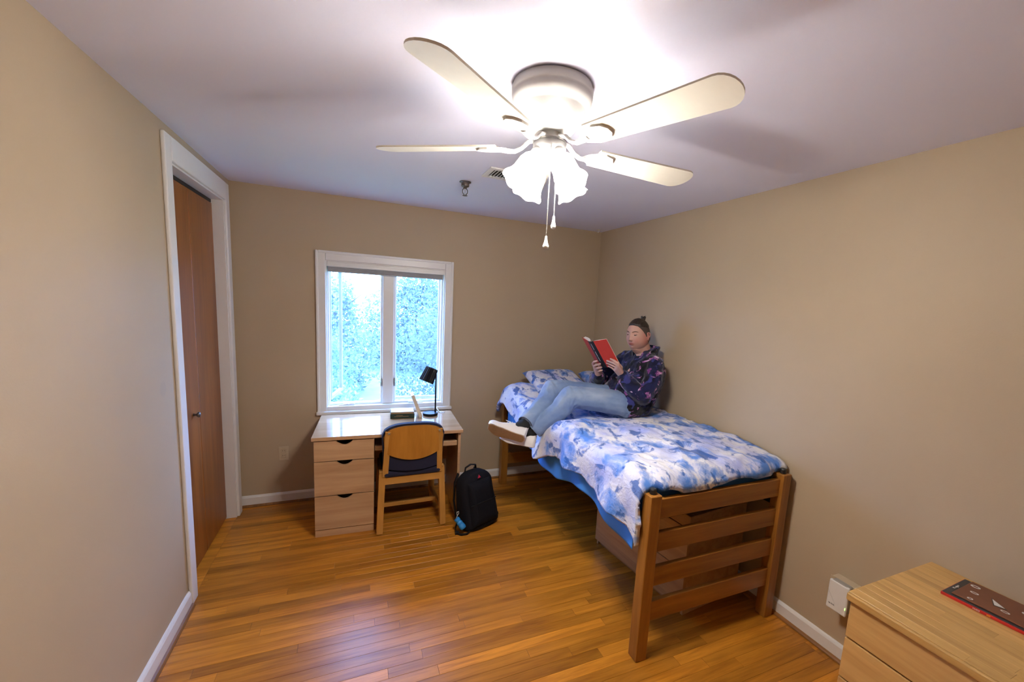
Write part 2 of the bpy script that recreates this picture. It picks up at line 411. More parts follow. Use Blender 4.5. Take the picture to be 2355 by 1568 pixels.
# locks, cranks
for x in (mx0 - .010, mx1 + .010):
    b = B(); box(b, x - .005, x + .005, .026, .046, .93, 1.00, .003); tube(b, [(x, .03, .965), (x, .012, .975), (x, .008, 1.005)], .004, 8); put('sash_lock', b, M_metal, wn)
for x, s in ((-2.30, -1), (-1.78, 1)):
    b = B(); box(b, x - .045, x + .045, .018, .044, WZ0 + .012, WZ0 + .030, .006)
    tube(b, [(x, .02, WZ0 + .026), (x + s * .01, -.004, WZ0 + .030), (x + s * .05, -.012, WZ0 + .022), (x + s * .075, -.014, WZ0 + .024)], .006, 8)
    put('crank', b, M_white, wn)

bl = thing('window_blind', 'raised grey pleated blind under its white headrail at the window top', 'blind', (-2.0, .02, WZ1 - .02))
put('headrail', box(B(), WX0 + .013, WX1 - .013, -.004, .040, WZ1 - .048, WZ1 - .0125, .004), M_white, bl, local=False)
put('headrail_lip', box(B(), WX0 + .013, WX1 - .013, -.010, -.004, WZ1 - .050, WZ1 - .030, .002), M_white, bl, local=False)
for k in range(4):
    put('pleat', box(B(), WX0 + .020, WX1 - .024, .002, .036, WZ1 - .0575 - k * .0075, WZ1 - .051 - k * .0075, .002), M_blind, bl, local=False)
put('bottom_rail', box(B(), WX0 + .018, WX1 - .022, .0, .038, WZ1 - .091, WZ1 - .081, .003), M_blind, bl, local=False)

# ---------------------------------------------------------- sockets, hook, ceiling gear
def outlet(name, label, M, m):
    o = thing(name, label, 'outlet', M.translation)
    b = B(); box(b, -.035, .035, -.0055, 0, -.057, .057, .003, M=M); put('cover_plate', b, m, o, local=False)
    for s in (-1, 1):
        rc = put('receptacle', box(B(), -.017, .017, -.008, -.0055, s * .020 - .014, s * .020 + .014, .004, M=M), m, o, local=False)
        b = B()
        for x in (-.007, .007): box(b, x - .0012, x + .0012, -.0086, -.008, s * .020 - .002, s * .020 + .007, M=M)
        put('slot', b, M_black, rc, local=False)
    return o
M_beige = plain('beige_plastic', (.55, .45, .31), .4, vary=.02)
outlet('wall_outlet', 'beige double outlet on the back wall left of the desk', Matrix.Translation((-2.775, 0, .412)), M_beige)

eo = thing('outlet_box', 'beige surface outlet box on the right wall behind the plug-in extender', 'outlet', (0, -2.58, .37))
put('box_body', box(B(), -.052, -.0005, -2.64, -2.533, .30, .437, .004), M_beige, eo, local=False)
put('cover_plate', box(B(), -.056, -.052, -2.643, -2.53, .297, .440, .002), M_beige, eo, local=False)
we = thing('wifi_extender', 'white plug-in network extender with green light beside the dresser', 'extender', (-.056, -2.597, .37))
put('body', box(B(), -.090, -.0565, -2.640, -2.555, .300, .444, .010, 3), plain('grey_plastic', (.35, .33, .30), .45), we, local=False)
put('front_shell', box(B(), -.104, -.088, -2.643, -2.552, .297, .447, .0075, 3), M_white, we, local=False)
put('vent_slot', box(B(), -.0995, -.0975, -2.630, -2.566, .4468, .4475), M_black, we, local=False)
b = B(); tube(b, [(-.1042, -2.5525, .395), (-.1042, -2.592, .335)], .0004, 6); put('diagonal_seam', b, plain('seam_grey', (.5, .49, .48), .5), we, local=False)
put('status_light', box(B(), -.1046, -.1038, -2.6395, -2.6365, .334, .345), glow('green_led', (.35, 1, .15), 3.0), we, local=False)
put_text('tp-link', .011, Matrix.Translation((-.1043, -2.578, .327)) @ Matrix(((0, 0, -1, 0), (-1, 0, 0, 0), (0, 1, 0, 0), (0, 0, 0, 1))), M_black, we)

hk = thing('ceiling_hook', 'tiny white adhesive hook in the ceiling corner above the bed', 'hook', (-.10, -.10, H))
put('base', box(B(), -.112, -.088, -.125, -.085, H - .004, H - .0003, .001), M_white, hk, local=False)
b = B(); tube(b, [(-.10, -.115, H - .003), (-.10, -.115, H - .020), (-.10, -.104, H - .028), (-.10, -.092, H - .020)], .003, 8); put('hook_arm', b, M_white, hk, local=False)

sp = thing('fire_sprinkler', 'dark metal fire sprinkler head hanging from the ceiling', 'sprinkler', (-1.605, -.954, H))
c = (-1.605, -.954, H); dn = (0, 0, -1)
b = B(); lathe(b, [(0, .0005), (.036, .0005), (.037, .004), (.030, .007), (.025, .010), (.025, .026), (.022, .030), (0, .030)], c, dn, 28); put('escutcheon', b, M_dkmetal, sp, local=False, smooth=True)
b = B(); lathe(b, [(0, .030), (.012, .030), (.012, .038), (.008, .042), (0, .042)], c, dn, 6); put('body', b, M_dkmetal, sp, local=False)
for s in (-1, 1):
    b = B(); tube(b, [(c[0] + s * .009, c[1], H - .040), (c[0] + s * .016, c[1], H - .052), (c[0] + s * .015, c[1], H - .066), (c[0] + s * .006, c[1], H - .080), (c[0], c[1], H - .084)], .0028, 8); put('frame_arm', b, M_dkmetal, sp, local=False, smooth=True)
b = B(); tube(b, [(c[0], c[1], H - .042), (c[0], c[1], H - .080)], .0022, 8); put('bulb', b, M_metal, sp, local=False)
b = B(); lathe(b, [(0, .083), (.016, .083), (.016, .0845), (0, .0855)], c, dn, 20); put('deflector', b, M_dkmetal, sp, local=False)

vt = thing('ceiling_vent', 'white louvred air vent in the ceiling beside the fan lamps', 'vent', (-1.40, -1.25, H))
vx0, vx1, vy0, vy1 = -1.555, -1.255, -1.345, -1.155
b = B(); w = .030
for a in ((vx0, vx1, vy0, vy0 + w), (vx0, vx1, vy1 - w, vy1), (vx0, vx0 + w, vy0 + w, vy1 - w), (vx1 - w, vx1, vy0 + w, vy1 - w)): box(b, *a, H - .010, H - .0004, .003)
put('flange', b, M_fanwhite, vt, local=False)
put('duct_shade', box(B(), vx0 + w, vx1 - w, vy0 + w, vy1 - w, H - .0015, H - .0005), M_void, vt, local=False)  # thin dark sheet painted as the shade up the duct
for k in range(13):
    x = vx0 + w + .010 + k * .0185
    b = B(); box(b, -.0007, .0007, vy0 + w, vy1 - w, -.010, .008, M=Matrix.Translation((x, 0, H - .0085)) @ Matrix.Rotation(math.radians(58), 4, 'Y')); put('louvre', b, M_fanwhite, vt, local=False)

# ---------------------------------------------------------- ceiling fan
FX, FY = -1.62, -2.28
fan = thing('ceiling_fan', 'white five-blade ceiling fan with lit frosted bell lamps', 'ceiling fan', (FX, FY, H))
dn = (0, 0, -1); fc = (FX, FY, H)
b = B(); lathe(b, [(0, .0004), (.128, .0004), (.135, .004), (.138, .014), (.140, .018), (.140, .034), (.137, .038), (.139, .042), (.136, .058), (.122, .074), (.118, .078), (.116, .082), (.108, .104), (.094, .128), (.080, .146), (.070, .152), (0, .152)], fc, dn, 64)
put('motor_housing', b, M_fanwhite, fan, local=False, smooth=True)
b = B(); lathe(b, [(0, .150), (.034, .150), (.034, .176), (.058, .176), (.058, .181), (0, .181)], fc, dn, 48); put('rotor_neck', b, M_fanwhite, fan, local=False, smooth=False)
b = B(); lathe(b, [(.0585, .181), (.0605, .181), (.0605, .186), (.0585, .186), (.0585, .181)], fc, dn, 48); put('dark_ring', b, M_dkmetal, fan, local=False)
b = B(); lathe(b, [(0, .186), (.058, .186), (.058, .226), (.050, .240), (.030, .246), (.016, .262), (0, .264)], fc, dn, 48); put('lamp_fitter', b, M_fanwhite, fan, local=False, smooth=True)
ZB = 2.243
for k in range(5):
    th = math.radians(146.57 + 72 * k)
    Mb = Matrix.Translation((FX, FY, ZB)) @ Matrix.Rotation(th, 4, 'Z') @ Matrix.Rotation(math.radians(-12), 4, 'X')
    out = []
    r0, r1 = .185, .648
    for t in np.linspace(0, 1, 14): out.append((r0 + (r1 - .05 - r0) * t, -(.050 + .014 * t)))
    for t in np.linspace(-90, 90, 13)[1:-1]: out.append((r1 - .05 + .05 * math.cos(math.radians(t)), .064 * math.sin(math.radians(t))))
    for t in np.linspace(1, 0, 14): out.append((r0 + (r1 - .05 - r0) * t, (.050 + .014 * t)))
    b = B(); prism(b, out, lambda a, c_, d: Mb @ V((a, c_, d)), -.003, .003)
    bo = put('blade', b, M_blade, fan, local=False)
    # blade iron: curved arm and leaf-shaped plate under the blade
    b = B(); Mr = Matrix.Translation((FX, FY, 0)) @ Matrix.Rotation(th, 4, 'Z')
    tube(b, [Mr @ V(p) for p in ((.050, 0, 2.268), (.075, 0, 2.262), (.100, 0, 2.240), (.125, 0, 2.230), (.150, 0, 2.232), (.175, 0, 2.236))], [.013, .012, .011, .012, .014, .014], 10, squash=.55)
    leaf_ = [(.140, 0), (.155, .020), (.180, .034), (.215, .042), (.245, .034), (.262, .012), (.262, -.012), (.245, -.034), (.215, -.042), (.180, -.034), (.155, -.020)]
    prism(b, leaf_, lambda a, c_, d: Mb @ V((a, c_, d)), -.0100, -.0031)
    put('blade_iron', b, M_fanwhite, bo, local=False)
M_shade = glow('lit_frosted_glass', LAMP, SHADE_STRENGTH)
M_bulb = glow('lit_bulb', LAMP, SHADE_STRENGTH * 1.6)
for k, az in enumerate((246 - 54, 246 + 40, 246 + 128, 246 + 218)):
    a = math.radians(az); h = V((math.cos(a), math.sin(a), 0)); ax = (h * .58 + V((0, 0, -.82))).normalized()
    p0 = V((FX, FY, 2.212)) + h * .045
    b = B(); lathe(b, [(0, -.008), (.024, -.008), (.026, .0), (.026, .022), (.022, .026), (0, .026)], p0, ax, 28); hold = put('lamp_holder', b, M_fanwhite, fan, local=False, smooth=True)
    def scal(r, hh, t): 
        f = max(0, (hh - .10) / .05); return r * (1 + .03 * f * math.cos(6 * t)), hh + .004 * f * math.cos(6 * t)
    b = B(); outp = [(.0225, .014), (.028, .022), (.037, .036), (.042, .055), (.0425, .075), (.043, .093), (.046, .108), (.051, .122), (.058, .134)]
    lathe(b, outp + [(r - .003, hh + .0005) for r, hh in outp[::-1]], p0, ax, 48, scal)
    put('glass_shade', b, M_shade, fan, local=False, smooth=True)
    b = B(); lathe(b, [(0, .018), (.010, .022), (.012, .036), (.019, .055), (.023, .072), (.019, .088), (.009, .096), (0, .098)], p0, ax, 24)
    put('bulb', b, M_bulb, hold, local=False, smooth=True)
    ld = bpy.data.lights.new('fan_lamp_light', 'POINT'); ld.color = LAMP; ld.energy = BULB_POWER; ld.shadow_soft_size = .02
    lo = bpy.data.objects.new('fan_lamp_light', ld); col.objects.link(lo); lo.location = p0 + ax * .125; lo.parent = fan; lo.matrix_parent_inverse = rootmat(fan).inverted()
for (dx, dy, z1, fobr) in ((-.018, -.056, 1.912, .011), (.012, -.044, 1.985, .009)):
    b = B(); z = 2.235
    pts = [(FX + dx, FY + dy, z), (FX + dx, FY + dy, z1 + .02)]
    tube(b, pts, .0012, 6)
    zz = z
    while zz > z1 + .018:
        bmesh.ops.create_icosphere(b, subdivisions=1, radius=.0021, matrix=Matrix.Translation((FX + dx, FY + dy, zz))); zz -= .0062
    ch = put('pull_chain', b, M_metal, fan, local=False)
    b = B(); lathe(b, [(0, 0), (.003, .001), (.004, .010), (fobr * .6, .022), (fobr, .034), (fobr * .85, .043), (0, .046)], (FX + dx, FY + dy, z1 + .022), dn, 18); put('chain_fob', b, M_white, ch, local=False, smooth=True)
# ============================================================ desk
def notched_front(w, h, nw=.105, nd=.030, th=.018):
    """drawer front outline (0..w, 0..h) with a half-moon finger scoop in the top edge"""
    c = w / 2; pts = [(0, 0), (w, 0), (w, h)]
    for k in range(13):
        t = k / 12; x = c + nw / 2 - nw * t; s_ = math.sin(math.pi * t)
        pts.append((x, h - nd * s_ ** .75))
    pts.append((0, h)); return pts
desk = thing('desk', 'pale oak desk with three drawers standing below the window', 'desk', (-2.498, -.0695, 0), -.0388)
DW, DD, DH = 1.018, .572, .727
put('desk_top', box(B(), -.004, DW + .006, -DD - .006, 0, DH - .026, DH, .004), M_desktop, desk)
# pedestal carcass is an open box, the scoops show a block coloured dark as inner shade
b = B(); px0, px1 = .010, .392
box(b, px0, px0 + .016, -DD + .024, -.012, .0005, DH - .027); box(b, px1 - .016, px1, -DD + .024, -.012, .0005, DH - .027)
box(b, px0 + .016, px1 - .016, -.028, -.012, .0005, DH - .027); box(b, px0 + .016, px1 - .016, -DD + .036, -.028, .045, .058)
ped = put('pedestal', b, M_desk, desk)
put('plinth', box(B(), px0 + .001, px1 - .001, -DD + .010, -DD + .026, .0005, .050), M_desk, desk)
put('drawer_box', box(B(), px0 + .03, px1 - .03, -DD + .07, -.05, .08, .62), M_void, desk)
for z0, z1 in ((.056, .298), (.304, .548), (.554, .694)):
    b = B(); prism(b, notched_front(px1 - px0 - .002, z1 - z0), lambda a, c, d: (px0 + .001 + a, d, z0 + c), -DD + .004, -DD + .022)
    put('drawer', b, M_desk, desk)
put('side_panel', box(B(), DW - .028, DW - .008, -DD + .02, -.012, .0005, DH - .027, .002), M_desk, desk)
put('modesty_panel', box(B(), px1, DW - .028, -.044, -.028, .30, DH - .027), M_desk, desk)
tr = put('keyboard_shelf', box(B(), px1 + .004, DW - .032, -DD + .06, -.08, .606, .620), M_desk, desk)
put('shelf_front', box(B(), px1 + .004, DW - .032, -DD + .035, -DD + .059, .592, .630, .005), M_desk, tr)

# ---------------------------------------------------------- chair
ch = thing('desk_chair', 'wooden chair with curved plywood back and navy padding pushed to the desk', 'chair', (-1.868, -.690, 0), .015)
def bar(p, q, w, t, M_, name, up=(0, 0, 1)):
    p, q = V(p), V(q); d = (q - p).normalized(); u = V(up); u = (u - d * u.dot(d)).normalized(); s = d.cross(u)
    Mx = Matrix(((s.x, u.x, d.x, p.x), (s.y, u.y, d.y, p.y), (s.z, u.z, d.z, p.z), (0, 0, 0, 1)))
    b = B(); box(b, -w / 2, w / 2, -t / 2, t / 2, 0, (q - p).length, .004, 2, Mx); return put(name, b, M_, ch)
for s in (-1, 1):
    bar((s * .226, -.012, .006), (s * .207, .0, .465), .034, .044, M_chairz, 'rear_leg', (0, 1, 0))
    bar((s * .215, .42, .006), (s * .200, .335, .425), .034, .044, M_chairz, 'front_leg', (0, 1, 0))
    bar((s * .211, .02, .405), (s * .205, .350, .405), .030, .060, M_chairx, 'side_rail')
    bar((s * .222, .0, .115), (s * .210, .40, .115), .022, .032, M_chairx, 'side_stretcher')
    bar((s * .190, -.012, .435), (s * .176, -.070, .775), .030, .036, M_chairz, 'back_upright', (0, 1, 0))
    for zz in (.004,):
        put('glide', box(B(), s * .227 - .012, s * .227 + .012, -.026, .002, .0005, .007), M_blackplastic, ch)
bar((-.195, -.004, .400), (.195, -.004, .400), .030, .072, M_chairx, 'rear_rail')
bar((-.200, .345, .400), (.200, .345, .400), .026, .050, M_chairx, 'front_rail')
bar((-.212, .19, .115), (.212, .19, .115), .026, .032, M_chairx, 'cross_stretcher')
def shell(z_lo, z_hi, hw, off, bow, round_top, round_bot, th, name, M_, extra=0.0):
    """curved back panel: outline with rounded top and bowed bottom, bent round a vertical axis"""
    n = 28; b = B(); F_, K_ = [], []
    def yat(x, z): return -.066 - (z - .45) * .13 + off + bow * (x / .2) ** 2
    nu, nv = 26, 20
    def P(i, j, o):
        u = -1 + 2 * i / nu; x = hw * u
        zt = z_hi - round_top * (1 - math.sqrt(max(0, 1 - abs(u) ** 3.2))) - .012 * u * u
        zb = z_lo + round_bot * u * u
        z = zb + (zt - zb) * j / nv; taper = 1 - .05 * (1 - j / nv)
        return V((x * taper, yat(x, z) + o, z))
    f = [[b.verts.new(P(i, j, 0)) for j in range(nv + 1)] for i in range(nu + 1)]
    g = [[b.verts.new(P(i, j, th)) for j in range(nv + 1)] for i in range(nu + 1)]
    for i in range(nu):
        for j in range(nv):
            b.faces.new((f[i][j], f[i + 1][j], f[i + 1][j + 1], f[i][j + 1])); b.faces.new((g[i][j], g[i][j + 1], g[i + 1][j + 1], g[i + 1][j]))
    for i in range(nu):
        b.faces.new((f[i][0], g[i][0], g[i + 1][0], f[i + 1][0])); b.faces.new((f[i][nv], f[i + 1][nv], g[i + 1][nv], g[i][nv]))
    for j in range(nv):
        b.faces.new((f[0][j], f[0][j + 1], g[0][j + 1], g[0][j])); b.faces.new((f[nu][j], g[nu][j], g[nu][j + 1], f[nu][j + 1]))
    return put(name, b, M_, ch)
shell(.560, .818, .205, .000, .030, .075, .055, .012, 'back_panel', M_ply)
shell(.470, .832, .214, .013, .030, .080, .020, .040, 'back_pad', M_navy)
b = B(); box(b, -.205, .205, -.035, .385, .418, .472, .022, 3); put('seat_pad', b, M_navy, ch)
for s in (-1, 1):
    b = B(); lathe(b, [(0, 0), (.008, 0), (.008, .004), (0, .006)], (s * .172, -.092 if s < 0 else -.092, .765), (0, -1, 0), 14); put('bolt', b, M_metal, ch)

# ---------------------------------------------------------- on the desk
def at_desk(x, y, z=0): 
    c_, s_ = math.cos(-.0388), math.sin(-.0388); return V((-2.498 + c_ * x - s_ * y, -.0695 + s_ * x + c_ * y, DH + z))
lamp = thing('desk_lamp', 'black desk lamp with fluted tilted shade on the desk corner', 'lamp', (-1.672, -.225, DH))
lx, ly = -1.672, -.225
b = B(); lathe(b, [(0, .0005), (.060, .0005), (.062, .004), (.062, .018), (.060, .021), (.054, .021), (.052, .0185), (0, .0185)], (lx, ly, DH), (0, 0, 1), 40); put('base', b, M_black, lamp, local=False, smooth=False)
pxl, pyl = lx + .042, ly + .010
b = B(); tube(b, [(pxl, pyl, DH + .018), (pxl, pyl, DH + .345)], .0065, 12); put('pole', b, M_black, lamp, local=False, smooth=True)
sc_, sax = V((pxl - .034, pyl - .004, DH + .398)), V((-.40, -.10, -.91)).normalized()
def flute(r, h, t): return r * (1 + .055 * math.cos(18 * t)), h
prof = [(.020, -.002), (.044, .0), (.048, .005), (.058, .122), (.056, .122), (.046, .008), (.018, .004)]
b = B(); lathe(b, prof, sc_, sax, 108, flute); put('shade', b, M_black, lamp, local=False)
b = B(); lathe(b, [(0, -.003), (.021, -.003), (.021, .012), (0, .012)], sc_, sax, 24); put('shade_cap', b, M_black, lamp, local=False)
b = B(); tube(b, [(pxl, pyl, DH + .335), (pxl - .008, pyl - .001, DH + .345), sc_ + sax * .060 + V((.046, 0, .012))], .006, 10); put('swivel', b, M_black, lamp, local=False)
b = B(); lathe(b, [(0, .06), (.016, .062), (.022, .075), (.020, .090), (0, .098)], sc_, sax, 20); put('bulb', b, M_white, lamp, local=False, smooth=True)
b = B(); tube(b, [(lx + .035, ly + .05, DH + .012), (lx + .07, ly + .08, DH + .004), (lx + .11, ly + .07, DH + .004), (lx + .125, ly + .04, DH + .004), (lx + .10, ly + .03, DH + .004), (lx + .08, ly + .06, DH + .012), (lx + .07, ly + .11, DH + .03), (lx + .08, ly + .15, DH + .004)], .0032, 8); put('cord', b, M_white, lamp, local=False, smooth=True)

M_page = plain('book_pages', (.72, .66, .54), .8, vary=.12, scale=400)
def book(name, label, M, w, d, t, mcover, group=None, over=.003):
    o = thing(name, label, 'book', M.translation, group=group)
    b = B(); box(b, 0, w, 0, d, 0, .0022, M=M); put('cover', b, mcover, o, local=False)
    b = B(); box(b, 0, w, 0, d, t - .0022, t, M=M); put('cover', b, mcover, o, local=False)
    b = B(); box(b, 0, w, -.0022, .0, 0, t, .0008, 1, M=M); put('spine', b, mcover, o, local=False)
    b = B(); box(b, over, w - over, .001, d - over, .0022, t - .0022, M=M); put('pages', b, M_page, o, local=False)
    return o
M_green = plain('dark_green_cloth', (.012, .030, .020), .6); M_tan = plain('tan_cover', (.30, .19, .09), .5); M_pale = plain('window_glare_cover', (.75, .76, .80), .15)  # white of the last cover stands in for the window's reflection
rzd = Matrix.Rotation(-.06, 4, 'Z')
p = V((-1.995, -.285, DH + .0005))
bk = book('book', 'thick dark green book at the bottom of the desk stack', Matrix.Translation(p) @ rzd, .185, .130, .036, M_green)
for k, (x0, x1, z) in enumerate(((.045, .095, .026), (.030, .140, .017))):
    b = B(); xx = x0; q = random.Random(k)
    while xx < x1:
        w_ = q.uniform(.003, .007); box(b, xx, min(x1, xx + w_), -.0028, -.0021, z - .0022, z + .0022, M=Matrix.Translation(p) @ rzd); xx += w_ + .0018
    put('spine_lettering', b, M_tan, bk, local=False)
p2 = p + V((.004, .004, .037))
book('book', 'thin tan-spined book with painted window reflection on its glossy cover topping the desk stack', Matrix.Translation(p2) @ rzd, .176, .128, .016, [M_tan]).children[1].data.materials[0] = M_pale
p3 = V((-1.770, -.300, DH + .0005))
Ml = Matrix.Translation(p3) @ Matrix.Rotation(math.radians(-19), 4, 'Y') @ Matrix.Rotation(math.radians(-90), 4, 'Y')
book('book', 'pale book leaning upright against the small stack beside the lamp', Matrix.Translation(p3) @ Matrix.Rotation(math.radians(-20), 4, 'Y') @ Matrix(((0, 0, 1, 0), (0, 1, 0, 0), (1, 0, 0, 0), (0, 0, 0, 1))), .195, .13, .024, plain('cream_cover', (.66, .55, .40), .5))

# ---------------------------------------------------------- backpack
Mp = Matrix.Translation((-1.380, -.785, 0)) @ Matrix.Rotation(math.radians(20), 4, 'Z') @ Matrix.Rotation(math.radians(-9), 4, 'X') @ Matrix.Rotation(math.radians(-4), 4, 'Y')
bp = thing('backpack', 'black backpack standing on the floor between desk and bed', 'backpack', (-1.385, -.775, 0))
def rounded_body(hw, hd, h, z0, pw=3.2, top=.10, taper=.15):
    def fn(u, v):
        t = v; z = z0 + h * t
        k = 1.0
        if t > .78: k = math.sqrt(max(0, 1 - ((t - .78) / .22) ** 2.4)) * .85 + .15 * (1 - (t - .78) / .22)
        if t < .08: k = .80 + .20 * math.sqrt(1 - (1 - t / .08) ** 2)
        a = u * math.tau; c_, s_ = math.cos(a), math.sin(a)
        r = (abs(c_) ** pw + abs(s_) ** pw) ** (-1 / pw)
        wob = 1 + .02 * nz(c_ * 2 + 5, s_ * 2, z * 7)
        return Mp @ V((hw * (1 - taper * t) * r * c_ * k * wob, hd * (1 - .28 * t) * r * s_ * (k ** .7) * wob, z))
    b = grid(fn, 48, 30); bmesh.ops.remove_doubles(b, verts=b.verts, dist=.0004); bmesh.ops.holes_fill(b, edges=[e for e in b.edges if e.is_boundary]); return b
put('main_compartment', rounded_body(.160, .105, .430, .001), M_bag, bp, local=False, smooth=True)
def pocket(u, v):       # front pocket: shallow pillow on the front face
    x = (u - .5) * .235 * (1 - .12 * v); z = .03 + v * .33
    e = max(0, min(1, 6 * min(u, 1 - u, v, 1 - v))) ** .5
    return Mp @ V((x, -.105 * (1 - .28 * (z / .43)) * .97 - .030 * e, z))
b = grid(pocket, 24, 24); put('front_pocket', b, M_bag, bp, local=False, smooth=True)
b = B(); tube(b, [Mp @ V(q_) for q_ in ((-.112, -.108, .20), (-.05, -.120, .205), (.05, -.120, .205), (.112, -.106, .20))], .004, 8); put('zip', b, M_bag2, bp, local=False)
b = B(); tube(b, [Mp @ V(q_) for q_ in ((-.05, .03, .415), (-.045, .02, .450), (0, .015, .465), (.045, .02, .450), (.05, .03, .415))], .011, 10, squash=.5); put('grab_handle', b, M_bag2, bp, local=False, smooth=True)
b = B(); prism(b, [(-.012, 0), (.014, .002), (.003, .022)], lambda a, c_, d: Mp @ V((-.012 + a, -.080 - d - (.40 - .385 - c_) * .2, .385 + c_)), .014, .019); put('emblem', b, plain('red_emblem', (.45, .02, .05), .4), bp, local=False)
for s in (-1, 1):
    b = B(); pts = [(s * .075, .085, .40), (s * .10, .112, .33), (s * .125, .112, .20), (s * .130, .10, .10), (s * .13, .085, .03)]
    tube(b, [Mp @ V(q_) for q_ in pts], .020, 10, squash=.35); put('shoulder_strap', b, M_bag2, bp, local=False, smooth=True)
b = B(); box(b, .128, .158, -.06, .03, .03, .055, .008, M=Mp); put('side_tab', b, M_bag2, bp, local=False)
b = B(); tube(b, [(-1.545, -.79, .06), (-1.570, -.835, .022), (-1.578, -.885, .010), (-1.545, -.915, .009), (-1.500, -.915, .009), (-1.470, -.885, .012), (-1.478, -.84, .03)], .012, 8, squash=.4, up=(0, 0, 1)); put('strap_tail', b, M_bag2, bp, local=False, smooth=True)
b = B(); box(b, -1.585, -1.555, -.895, -.87, .001, .022, .004); put('buckle', b, M_blackplastic, bp, local=False)
kc = thing('key_fob', 'bright blue bottle-shaped key fob hanging on the backpack side', 'key fob', (-1.545, -.885, .03))
pA, pB = V((-1.575, -.868, .118)), V((-1.520, -.905, .042)); axk = (pB - pA)
b = B(); L_ = axk.length; lathe(b, [(0, 0), (.018, .001), (.021, .006), (.021, .022), (.018, .026), (.0175, .030), (.021, .034), (.023, .046), (.019, .052), (.023, .058), (.024, .082), (.020, .092), (0, .095)], pA, axk, 24); put('bottle', b, plain('sky_blue_silicone', (.02, .24, .62), .45), kc, local=False, smooth=True)
b = B(); t0 = pA; tube(b, [t0 + V(q_) for q_ in ((0, 0, 0), (.008, .004, .016), (.020, .010, .030), (.018, .008, .046), (.006, .003, .046), (.004, .002, .030), (.008, .004, .016))], .0022, 8); put('loop', b, M_white, kc, local=False, smooth=True)

# ============================================================ bed frame
bed = thing('slatted_bed', 'brown wooden bed frame with slatted ends along the right wall', 'bed', (-.525, -1.2, 0))
BX0, BX1, BY0, BY1, PH, PW = -1.001, -.049, -.112, -2.260, .852, .063
for x in (BX0, BX1 - PW):
    for y0 in (BY1, BY0 - PW):
        po_ = put('post', box(B(), x, x + PW, y0, y0 + PW, .0005, PH, .004), M_bedz, bed, local=False)
        b = B(); lathe(b, [(0, 0), (.016, 0), (.016, .022), (.013, .027), (0, .029)], (x + PW / 2, y0 + PW / 2, PH), (0, 0, 1), 20); put('post_plug', b, M_blackplastic, po_, local=False, smooth=False)
SL = ((.192, .296), (.377, .477), (.556, .655), (.726, .825))
for y0 in (BY1 + .018, BY0 - PW + .018):
    for z0, z1 in SL:
        put('slat', box(B(), BX0 + PW - .002, BX1 - PW + .002, y0, y0 + .026, z0, z1, .004), M_bedx, bed, local=False)
for x in (BX0 + .030, BX1 - .055):
    put('side_rail', box(B(), x, x + .025, BY1 + PW, BY0 - PW, .665, .718), M_black, bed, local=False)
put('spring_deck', box(B(), BX0 + .060, BX1 - .060, BY1 + PW + .01, BY0 - PW - .01, .690, .706), M_black, bed, local=False)

mt = tag(put('mattress', box(B(), -.970, -.062, -2.165, -.190, .707, .852, .035, 3), M_sheet), 'mattress in a bright blue fitted sheet showing above the footboard', 'mattress')

# ---------------------------------------------------------- chest under the bed
cang = math.atan2(.105, .994)
uc = thing('underbed_chest', 'low pale oak chest of drawers pushed under the bed', 'chest', (-.566, -2.086, 0), cang)
# local: +y away from the footboard, +x towards the wall, drawers face -x
CL, CD, CH = .790, .490, .600
b = B(); box(b, .016, CD, .0, .016, .0005, CH - .021); box(b, .016, CD, CL - .016, CL, .0005, CH - .021); box(b, CD - .016, CD, .016, CL - .016, .03, CH - .021); box(b, .016, CD - .016, .016, CL - .016, .045, .058)
put('carcass', b, M_desky, uc)
put('chest_top', box(B(), -.006, CD, -.004, CL + .004, CH - .020, CH, .003), M_desky, uc)
put('plinth', box(B(), .030, .046, .016, CL - .016, .0005, .046), M_desky, uc)
put('drawer_box', box(B(), .06, CD - .04, .03, CL - .03, .07, .55), M_void, uc)
for z0, z1 in ((.040, .268), (.275, .520)):
    b = B(); prism(b, notched_front(CL - .002, z1 - z0, .13, .034), lambda a, c_, d: (d, .001 + a, z0 + c_), -.003, .015); put('drawer', b, M_desky, uc)
put('top_rail', box(B(), -.002, .016, .001, CL - .001, .526, CH - .021), M_desky, uc)

# ============================================================ dresser in the near right corner
ds = thing('dresser', 'honey oak dresser with plain drawers against the right wall', 'dresser', (-.3, -3.26, 0))
X0, X1, Y1, Y0, DHt = -.563, -.022, -2.876, -3.66, .711
b = B(); box(b, X0 + .02, X1, Y1 - .016, Y1, .0005, DHt - .031); box(b, X0 + .02, X1, Y0, Y0 + .016, .0005, DHt - .031); box(b, X1 - .014, X1, Y0 + .016, Y1 - .016, .0005, DHt - .031)
put('carcass', b, M_dress, ds, local=False)
put('drawer_box', box(B(), X0 + .05, X1 - .03, Y0 + .03, Y1 - .03, .03, .66), M_void, ds, local=False)
for z0, z1 in ((.05, .204), (.210, .366), (.372, .530), (.537, .676)):
    b = B(); box(b, X0, X0 + .019, Y0 + .002, Y1 - .002, z0, z1, .003)
    put('drawer', b, M_dress, ds, local=False)
# top glued up from staves
tp = put('top_edge', box(B(), X0 - .016, X0 - .002, Y0 - .006, Y1 + .008, DHt - .030, DHt, .0065, 4), M_stave, ds, local=False)
x = X0 - .002; q = random.Random(5); ns = 13; sw = (X1 + .020 - x) / ns
for i in range(ns):
    y = Y1 + .008
    first = True
    while y > Y0 - .006:
        ln = q.uniform(.16, .42); ya = max(Y0 - .006, y - ln)
        if ya - (Y0 - .006) < .06: ya = Y0 - .006
        put('stave', box(B(), x + i * sw + .0001, x + (i + 1) * sw - .0001, ya + .0001, y - .0001, DHt - .030, DHt, .0004, 1), M_stave, ds, local=False); y = ya
